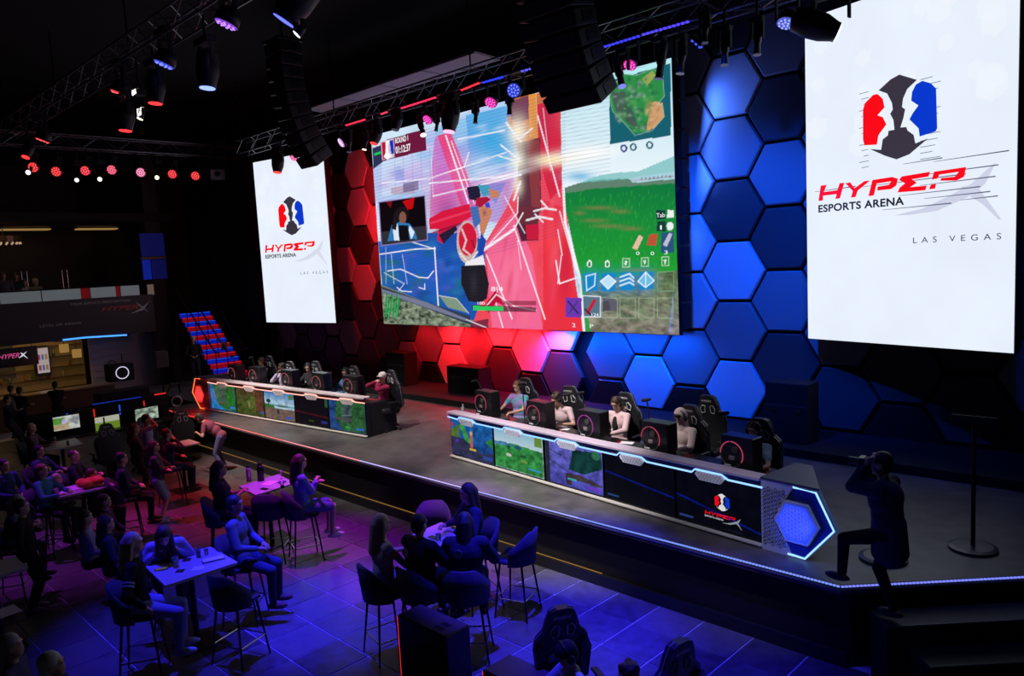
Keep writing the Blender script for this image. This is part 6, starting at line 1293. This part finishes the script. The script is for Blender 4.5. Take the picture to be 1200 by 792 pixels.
    if 'glasses' in extras:
        for sx in (-1, 1): MB().tube([R((sx*.031+.022*math.cos(a), .092, .01+.018*math.sin(a))) for a in [PI/4*q for q in range(8)]], .003, 4, closed=True).obj('spectacle_rim', BLACK, t)
    if 'camera' in extras:
        c = MB().bbox(R((0, .17, .0)), (.14, .07, .10), .01, Rh).obj('camera_body', BLACK, t); MB().lathe([(.035, 0), (.04, .1), (.038, .11)], 14, Matrix.Translation(R((0, .19, 0)))@(Rh@Matrix.Rotation(-PI/2, 3, 'X')).to_4x4()).obj('camera_lens', BLACK, t)
    if 'print' in extras:
        MB().ell(chest+Vector((0, .122, -.02)), (.05, .01, .025), None, 10, 6).obj('chest_print', mat('shirt_print', (.5, .5, .55), .8), t, True)
    if 'badge' in extras:
        MB().lathe([(.05, 0), (.05, .006), (0, .006)], 16, Matrix.Translation(chest+Vector((-.06, -.16 if 'coat' in extras else -.128, .06)))@Matrix.Rotation(PI/2, 4, 'X')).obj('round_badge', mat('badge_grey', (.3, .3, .4), .7), t)
    if 'inner' in extras:
        remesh(MB().ell(chest+Vector((0, .05, -.04)), (.075, .108, .17), None, 14, 10), 'inner_shirt', cloth((.02, .02, .02)), t, .016)
    if 'stripes' in extras:
        for sx, S0, el, hd in arms:
            f = (el-S0).normalized(); R_ = f.to_track_quat('Z', 'Y').to_matrix().to_4x4()
            for q in (.55, .68): MB().lathe([(.0645, -.008), (.0645, .008)], 14, Matrix.Translation(S0.lerp(el, q))@R_).obj('sleeve_stripe', mat('stripe_grey', (.4, .4, .45), .8), t)
    return t
W = lambda px, py, z: (px, py)
pgA = 'players at the blue desk'; pgB = 'players at the red desk'
# players at the blue desk
def chairfor(head, face, label, back=.06):
    r_ = math.radians(face); gaming_chair(label, (head[0]-math.cos(r_)*back, head[1]-math.sin(r_)*back, 0), r_-PI/2)
def stage_player(px, py, z, face, label, chair, **k):
    k.setdefault('seat', .5); t = person(label, (px, py), face, 'sit', vs=.0125, ground=0, shoe=(.1, .1, .1), **k)
    chairfor((t.location.x, t.location.y), face, chair)
stage_player(606, 453, 1.24, -88, 'player in a tie-dye purple and teal shirt at the left of the blue desk', 'gaming chair of the player in tie-dye', hands='desk', top=(.36, .24, .55), hair='short', hc='auburn', sleeves='short', hp=8, extras=('phones', 'tiedye'), bottom=(.1, .1, .15), grp=pgA)
stage_player(652, 468, 1.22, -82, 'dark-haired player in a pale pink T-shirt bending over the blue desk', 'gaming chair of the dark-haired player in pink', hands='desk', top=(.72, .52, .56), hair='messy', hc='brown', sleeves='short', lean=16, hy=25, hp=26, extras=('phones',), grp=pgA)
stage_player(722, 473, 1.22, -92, 'player in a pink open hoodie over a black shirt with headphones', 'gaming chair of the player in the open pink hoodie', hands='desk', top=(.72, .5, .54), hair='short', hc='brown', hp=22, extras=('phones', 'inner', 'hood'), grp=pgA)
stage_player(797, 489, 1.22, -95, 'player with a pink hood pulled up under black headphones', 'gaming chair of the hooded player', hands='desk', top=(.78, .6, .64), hair='short', hc='black', hp=24, extras=('phones', 'hood_up'), grp=pgA)
stage_player(883, 505, 1.22, -88, 'player in a grey-blue T-shirt half hidden by the last computer tower', 'gaming chair of the player in the grey-blue T-shirt', hands='desk', top=(.28, .38, .45), hair='short', hc='black', sleeves='short', extras=('phones',), grp=pgA)
# players at the red desk
for px, py, lb, kw in ((306, 424, 'player with short dark hair at the left of the red desk', dict(top=(.1, .1, .12), hc='brown', skin='m')), (330, 431, 'player resting chin on hand, red desk', dict(top=(.45, .4, .55), hc='black', skin='d', hair='messy', hands='chin')),
                       (361, 431, 'player in a black hoodie with headphones looking left, red desk', dict(top=(.03, .03, .035), hc='black', hair='short', hy=-38, extras=('phones', 'glasses', 'print'))), (405, 437, 'player with long black hair in a blue and white jacket, red desk', dict(top=(.06, .22, .5), hc='black', hair='long', skin='m', hy=-30, fem=True, extras=('phones', 'inner')))):
    stage_player(px, py, 1.2, -90, lb, 'gaming chair of the %s' % lb.replace(', red desk', ''), grp=pgB, **{**dict(hands='desk', hp=8), **kw})
stage_player(448, 442, 1.2, -100, 'person in maroon sweater and white cap drinking at the red desk', 'gaming chair of the person in the white cap', hands='face', top=(.28, .02, .07), hair='buzz', hc='brown', hy=-30, extras=('cap_white',), grp=pgB)
# photographer on the steps
person('photographer in a dark blue coat holding a camera to the face on the steps', (-2.76, 8.2, 1.46), 178, 'stand', hands='camera', top=(.05, .055, .09), bottom=(.012, .012, .016), hair='short', hc='black', hy=-8, vs=.0145, extras=('camera', 'coat'), feet=((.0, .47, .34), (.05, -.04, .08)), lean=5, s=1.06)
# foreground group round the small table
pgC = 'people round the small foreground table'; F = FLOOR
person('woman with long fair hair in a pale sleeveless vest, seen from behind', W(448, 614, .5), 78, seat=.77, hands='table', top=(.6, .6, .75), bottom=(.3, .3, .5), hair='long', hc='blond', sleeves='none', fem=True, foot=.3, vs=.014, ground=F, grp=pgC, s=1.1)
person('person in a black jacket with a round emblem on the back, centre foreground', W(492, 614, .52), 95, seat=.77, hands='table', top=(.012, .012, .018), bottom=(.01, .01, .014), hair='short', hc='black', foot=.3, vs=.014, ground=F, extras=('badge', 'coat'), grp=pgC, s=1.1)
person('dark-haired person leaning in at the right of the small table', W(545, 612, .5), 130, seat=.77, hands='table', top=(.02, .02, .04), bottom=(.01, .01, .014), hair='long', hc='black', foot=.3, vs=.014, ground=F, lean=8, extras=('badge', 'coat'), grp=pgC, s=1.1)
person('woman facing us across the small table with both hands on it', W(547, 577, .52), -110, seat=.77, hands='table', top=(.02, .03, .06), bottom=(.02, .02, .03), hair='long', hc='brown', foot=.3, vs=.014, ground=F, lean=8, hy=10, grp=pgC, s=1.1)
# flower table and drinks table
person('woman with long black hair and clasped hands left of the flower table', W(258, 549, .5), 62, seat=.77, hands='clasp', top=(.015, .012, .02), bottom=(.01, .01, .012), hair='long', hc='black', skin='m', sleeves='short', fem=True, foot=.28, vs=.014, ground=F, s=1.1)
person('curly-haired woman in a blue shirt, seated right of the flower table', W(352, 541, .5), 72, seat=.77, hands='fold', top=(.16, .2, .55), bottom=(.10, .12, .3), hair='long', hc='brown', fem=True, foot=.28, vs=.014, ground=F, shoe=(.6, .6, .6), legs='short', extras=('glasses',), s=1.1)
person('man in a grey-blue long-sleeved shirt and jeans, hands in his lap', W(276, 591, .5), 45, seat=.77, hands='lap', top=(.10, .125, .16), bottom=(.03, .045, .09), hair='short', hc='black', skin='m', foot=.18, vs=.014, ground=F, lean=-3, shoe=(.12, .05, .03), s=1.1)
person('woman leaning over the drinks table, pale patterned blouse', W(192, 628, .36), -22, seat=.77, hands='table', top=(.42, .4, .55), bottom=(.05, .05, .08), hair='long', hc='brown', fem=True, lean=42, hp=35, foot=.28, vs=.014, ground=F, s=1.1)
person('woman with dark blond hair in a black top with striped sleeves', W(157, 636, .5), 60, seat=.77, hands='drop', top=(.012, .012, .016), bottom=(.3, .33, .5), hair='long', hc='blond', fem=True, foot=.2, vs=.014, ground=F, extras=('stripes',), shoe=(.5, .5, .5), s=1.1)
# left crowd
crowd = [
 (158, 502, .56, 70, 'stand', dict(label='long-haired woman standing in black beside the man in the patterned shirt', top=(.02, .015, .02), bottom=(.01, .01, .014), hair='long', hc='black', skin='m', hands='fold', fem=True)),
 (172, 491, .62, 60, 'stand', dict(label='man standing in a patterned shirt with a hand at his mouth', top=(.3, .3, .5), bottom=(.05, .05, .08), hair='short', hc='black', skin='m', hands='mouth', sleeves='short')),
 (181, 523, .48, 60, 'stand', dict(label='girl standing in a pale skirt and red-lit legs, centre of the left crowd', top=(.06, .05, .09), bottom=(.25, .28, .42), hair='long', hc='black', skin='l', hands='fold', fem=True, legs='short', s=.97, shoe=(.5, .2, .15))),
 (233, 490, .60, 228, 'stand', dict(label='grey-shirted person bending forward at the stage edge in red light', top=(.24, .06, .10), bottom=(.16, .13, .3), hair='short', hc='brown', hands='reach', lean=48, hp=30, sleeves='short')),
 (196, 508, .45, 80, 'sit', dict(label='person in a dark shirt on a stool under red light', top=(.03, .03, .06), bottom=(.03, .03, .05), hair='short', hc='black', hands='chin', skin='l')),
 (37, 501, .5, 60, 'sit', dict(label='bald man seated at far left before the glowing monitor', top=(.12, .06, .08), bottom=(.02, .02, .03), hair='none', hands='table')),
 (46, 528, .4, 45, 'sit', dict(label='man in a dark vest over a pale shirt at far left', top=(.05, .05, .14), bottom=(.02, .02, .03), hair='short', hc='black', hands='table')),
 (87, 534, .35, 55, 'sit', dict(label='young man in a dark T-shirt with a pendant, left crowd', top=(.02, .02, .04), bottom=(.02, .02, .03), hair='buzz', hc='brown', hands='table')),
 (50, 551, .35, 40, 'sit', dict(label='person with ginger hair in a teal shirt, left table', top=(.04, .2, .26), bottom=(.02, .02, .03), hair='short', hc='auburn', hands='table')),
 (67, 561, .3, 60, 'sit', dict(label='child with a pale face behind the teal shirt, left table', top=(.2, .12, .2), bottom=(.02, .02, .03), hair='short', hc='blond', hands='table', s=.85)),
 (5, 545, .4, 30, 'sit', dict(label='man in a dark blue shirt at the left picture edge', top=(.03, .04, .16), bottom=(.02, .02, .03), hair='short', hc='black', hands='lap')),
 (22, 588, .3, 60, 'sit', dict(label='person with blue-lit hair bent low at the left edge', top=(.03, .06, .12), bottom=(.02, .02, .03), hair='long', hc='grey', hands='table', lean=20)),
 (143, 537, .4, 70, 'sit', dict(label='boy seated on a stool right of the orange jacket', top=(.04, .04, .08), bottom=(.02, .02, .03), hair='short', hc='black', hands='lap')),
 (123, 587, .25, 60, 'sit', dict(label='woman looking up at the stage behind the two seated women', top=(.08, .03, .08), bottom=(.02, .02, .03), hair='short', hc='brown', hands='lap', seat=.5)),
 (101, 606, .2, 70, 'sit', dict(label='woman in a pale shirt with dark hair, left foreground', top=(.25, .25, .55), bottom=(.02, .02, .03), hair='short', hc='black', hands='lap', fem=True, seat=.5)),
 (126, 613, .2, 70, 'sit', dict(label='woman with long dark hair beside the pale shirt', top=(.02, .02, .04), bottom=(.02, .02, .03), hair='long', hc='black', hands='lap', fem=True, seat=.5)),
 (26, 594, .6, 60, 'stand', dict(label='tall person in black standing at the left with white-soled shoes', top=(.01, .01, .014), bottom=(.008, .008, .01), hair='short', hc='black', hands='side', shoe=(.3, .3, .35))),
 (14, 757, .5, 60, 'stand', dict(label='man with short grey hair at the bottom left corner', top=(.06, .06, .14), bottom=(.02, .02, .03), hair='short', hc='grey', hands='side')),
 (62, 779, .52, 60, 'stand', dict(label='white-haired man at the bottom left, right of the grey-haired man', top=(.05, .05, .1), bottom=(.02, .02, .03), hair='short', hc='white', hands='side')),
 #(73, 556-20, .3, 60, 'sit', dict(label='person in purple light between the dark vest and the pendant', top=(.1, .06, .16), bottom=(.02, .02, .03), hair='short', hc='black', hands='table')),
 (108, 556, .25, 60, 'sit', dict(label='person behind the orange jacket with a low pale face', top=(.05, .03, .05), bottom=(.02, .02, .03), hair='short', hc='brown', hands='table', seat=.5)),
]
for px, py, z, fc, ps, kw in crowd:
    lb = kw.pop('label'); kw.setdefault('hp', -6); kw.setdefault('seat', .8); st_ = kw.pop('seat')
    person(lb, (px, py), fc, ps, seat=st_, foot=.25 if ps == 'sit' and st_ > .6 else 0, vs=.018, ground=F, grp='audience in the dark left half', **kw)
# gamers at the bottom edge, bar guests, mezzanine guests
person('gamer in a dark cap and white shirt at the bottom centre', W(664, 767, .2), -118, seat=.5, hands='desk', top=(.6, .6, .65), bottom=(.02, .02, .03), hair='short', hc='black', hp=25, vs=.014, ground=F, extras=('cap', 'phones'))
person('dark-haired gamer cut by the bottom edge', W(735, 794, .15), -100, seat=.5, hands='desk', top=(.03, .03, .04), hair='messy', hc='brown', vs=.016, ground=F)
for px, py, fc, lb in ((12, 447, 120, 'bar guest in a light shirt at the far left'), (23, 455, 120, 'bar guest in black seen from behind'), (66, 463, 150, 'bar guest in a dark top holding something up'), (10, 476, 60, 'guest sitting low in front of the bar')):
    h_ = onX(px, py, {12: -28.0, 23: -27.2, 66: -27.4, 10: -25.6}[px]); person(lb, h_, fc, 'stand' if px != 10 else 'sit', vs=.022, top=(.35, .3, .25) if px == 12 else (.02, .02, .03), hair='short', hc='black', hands='fold', ground=F, grp='guests at the bar')
for px, py, fc, lb, tp, hd in ((4, 323, -10, 'guest on the mezzanine at the left picture edge', (.08, .06, .09), 'side'), (19, 324, 0, 'dark-clothed guest on the mezzanine', (.02, .02, .03), 'side'), (29, 331, 0, 'guest in a pale shirt leaning on the mezzanine parapet with arms spread', (.4, .38, .36), 'rail'), (42, 330, 30, 'fair-haired guest bent behind the pale shirt', (.2, .15, .1), 'fold')):
    h_ = onX(px, py, -30.5); person(lb, h_, fc, 'stand', vs=.02, top=tp, hair='short', hc='blond' if px == 42 else 'black', hands=hd, skin='m', grp='guests on the mezzanine')
h_ = W(225, 403, .9); h_ = onX(226, 400, -26.4); person('blurred person in dark clothes at the foot of the lit stairs', h_, -20, 'stand', vs=.022, top=(.03, .025, .03), hair='short', hc='blond', hands='lap', ground=0)
flush()
# extra empty gaming chairs on stage
for px, py, lb, z in ((825, 477, 'empty gaming chair between the hooded and the grey-shirted player', 1.22),):
    p = G(px, py, z); gaming_chair(lb, (p.x, p.y, 0), math.radians(-178))

# every occupied stool goes under its sitter
SIT = {'bar stool carrying the woman in blue': 'curly-haired woman in a blue', 'bar stool of the long-haired woman': 'woman with long black hair and clasped', 'bar stool of the man in the grey-blue': 'man in a grey-blue long', 'bar stool of the person with striped': 'woman with dark blond hair in a black top',
       'bar stool of the woman in the pale vest': 'woman with long fair hair', 'bar stool of the dark-haired person': 'dark-haired person leaning in', 'bar stool hidden under': 'person in a black jacket with', 'bar stool of the seated boy': 'boy seated on a stool', 'bar stool in red light': 'person in a dark shirt on a stool'}
for o in list(COL.objects):
    for a, b_ in SIT.items():
        if o.get('label', '').startswith(a):
            q = [x for x in COL.objects if x.get('label', '').startswith(b_)][0]; o.location = (q.location.x, q.location.y, FLOOR); o.rotation_euler = q.rotation_euler
for a in ('woman leaning over the drinks table', 'woman facing us across', 'bald man seated at far left', 'man in a dark vest', 'young man in a dark T-shirt', 'person with ginger hair', 'man in a dark blue shirt at the left', 'person with blue-lit hair', 'child with a pale face'):
    q = [x for x in COL.objects if x.get('label', '').startswith(a)][0]
    bar_stool('bar stool under the '+' '.join(a.split()[:7]), (q.location.x, q.location.y, FLOOR), q.rotation_euler.z)
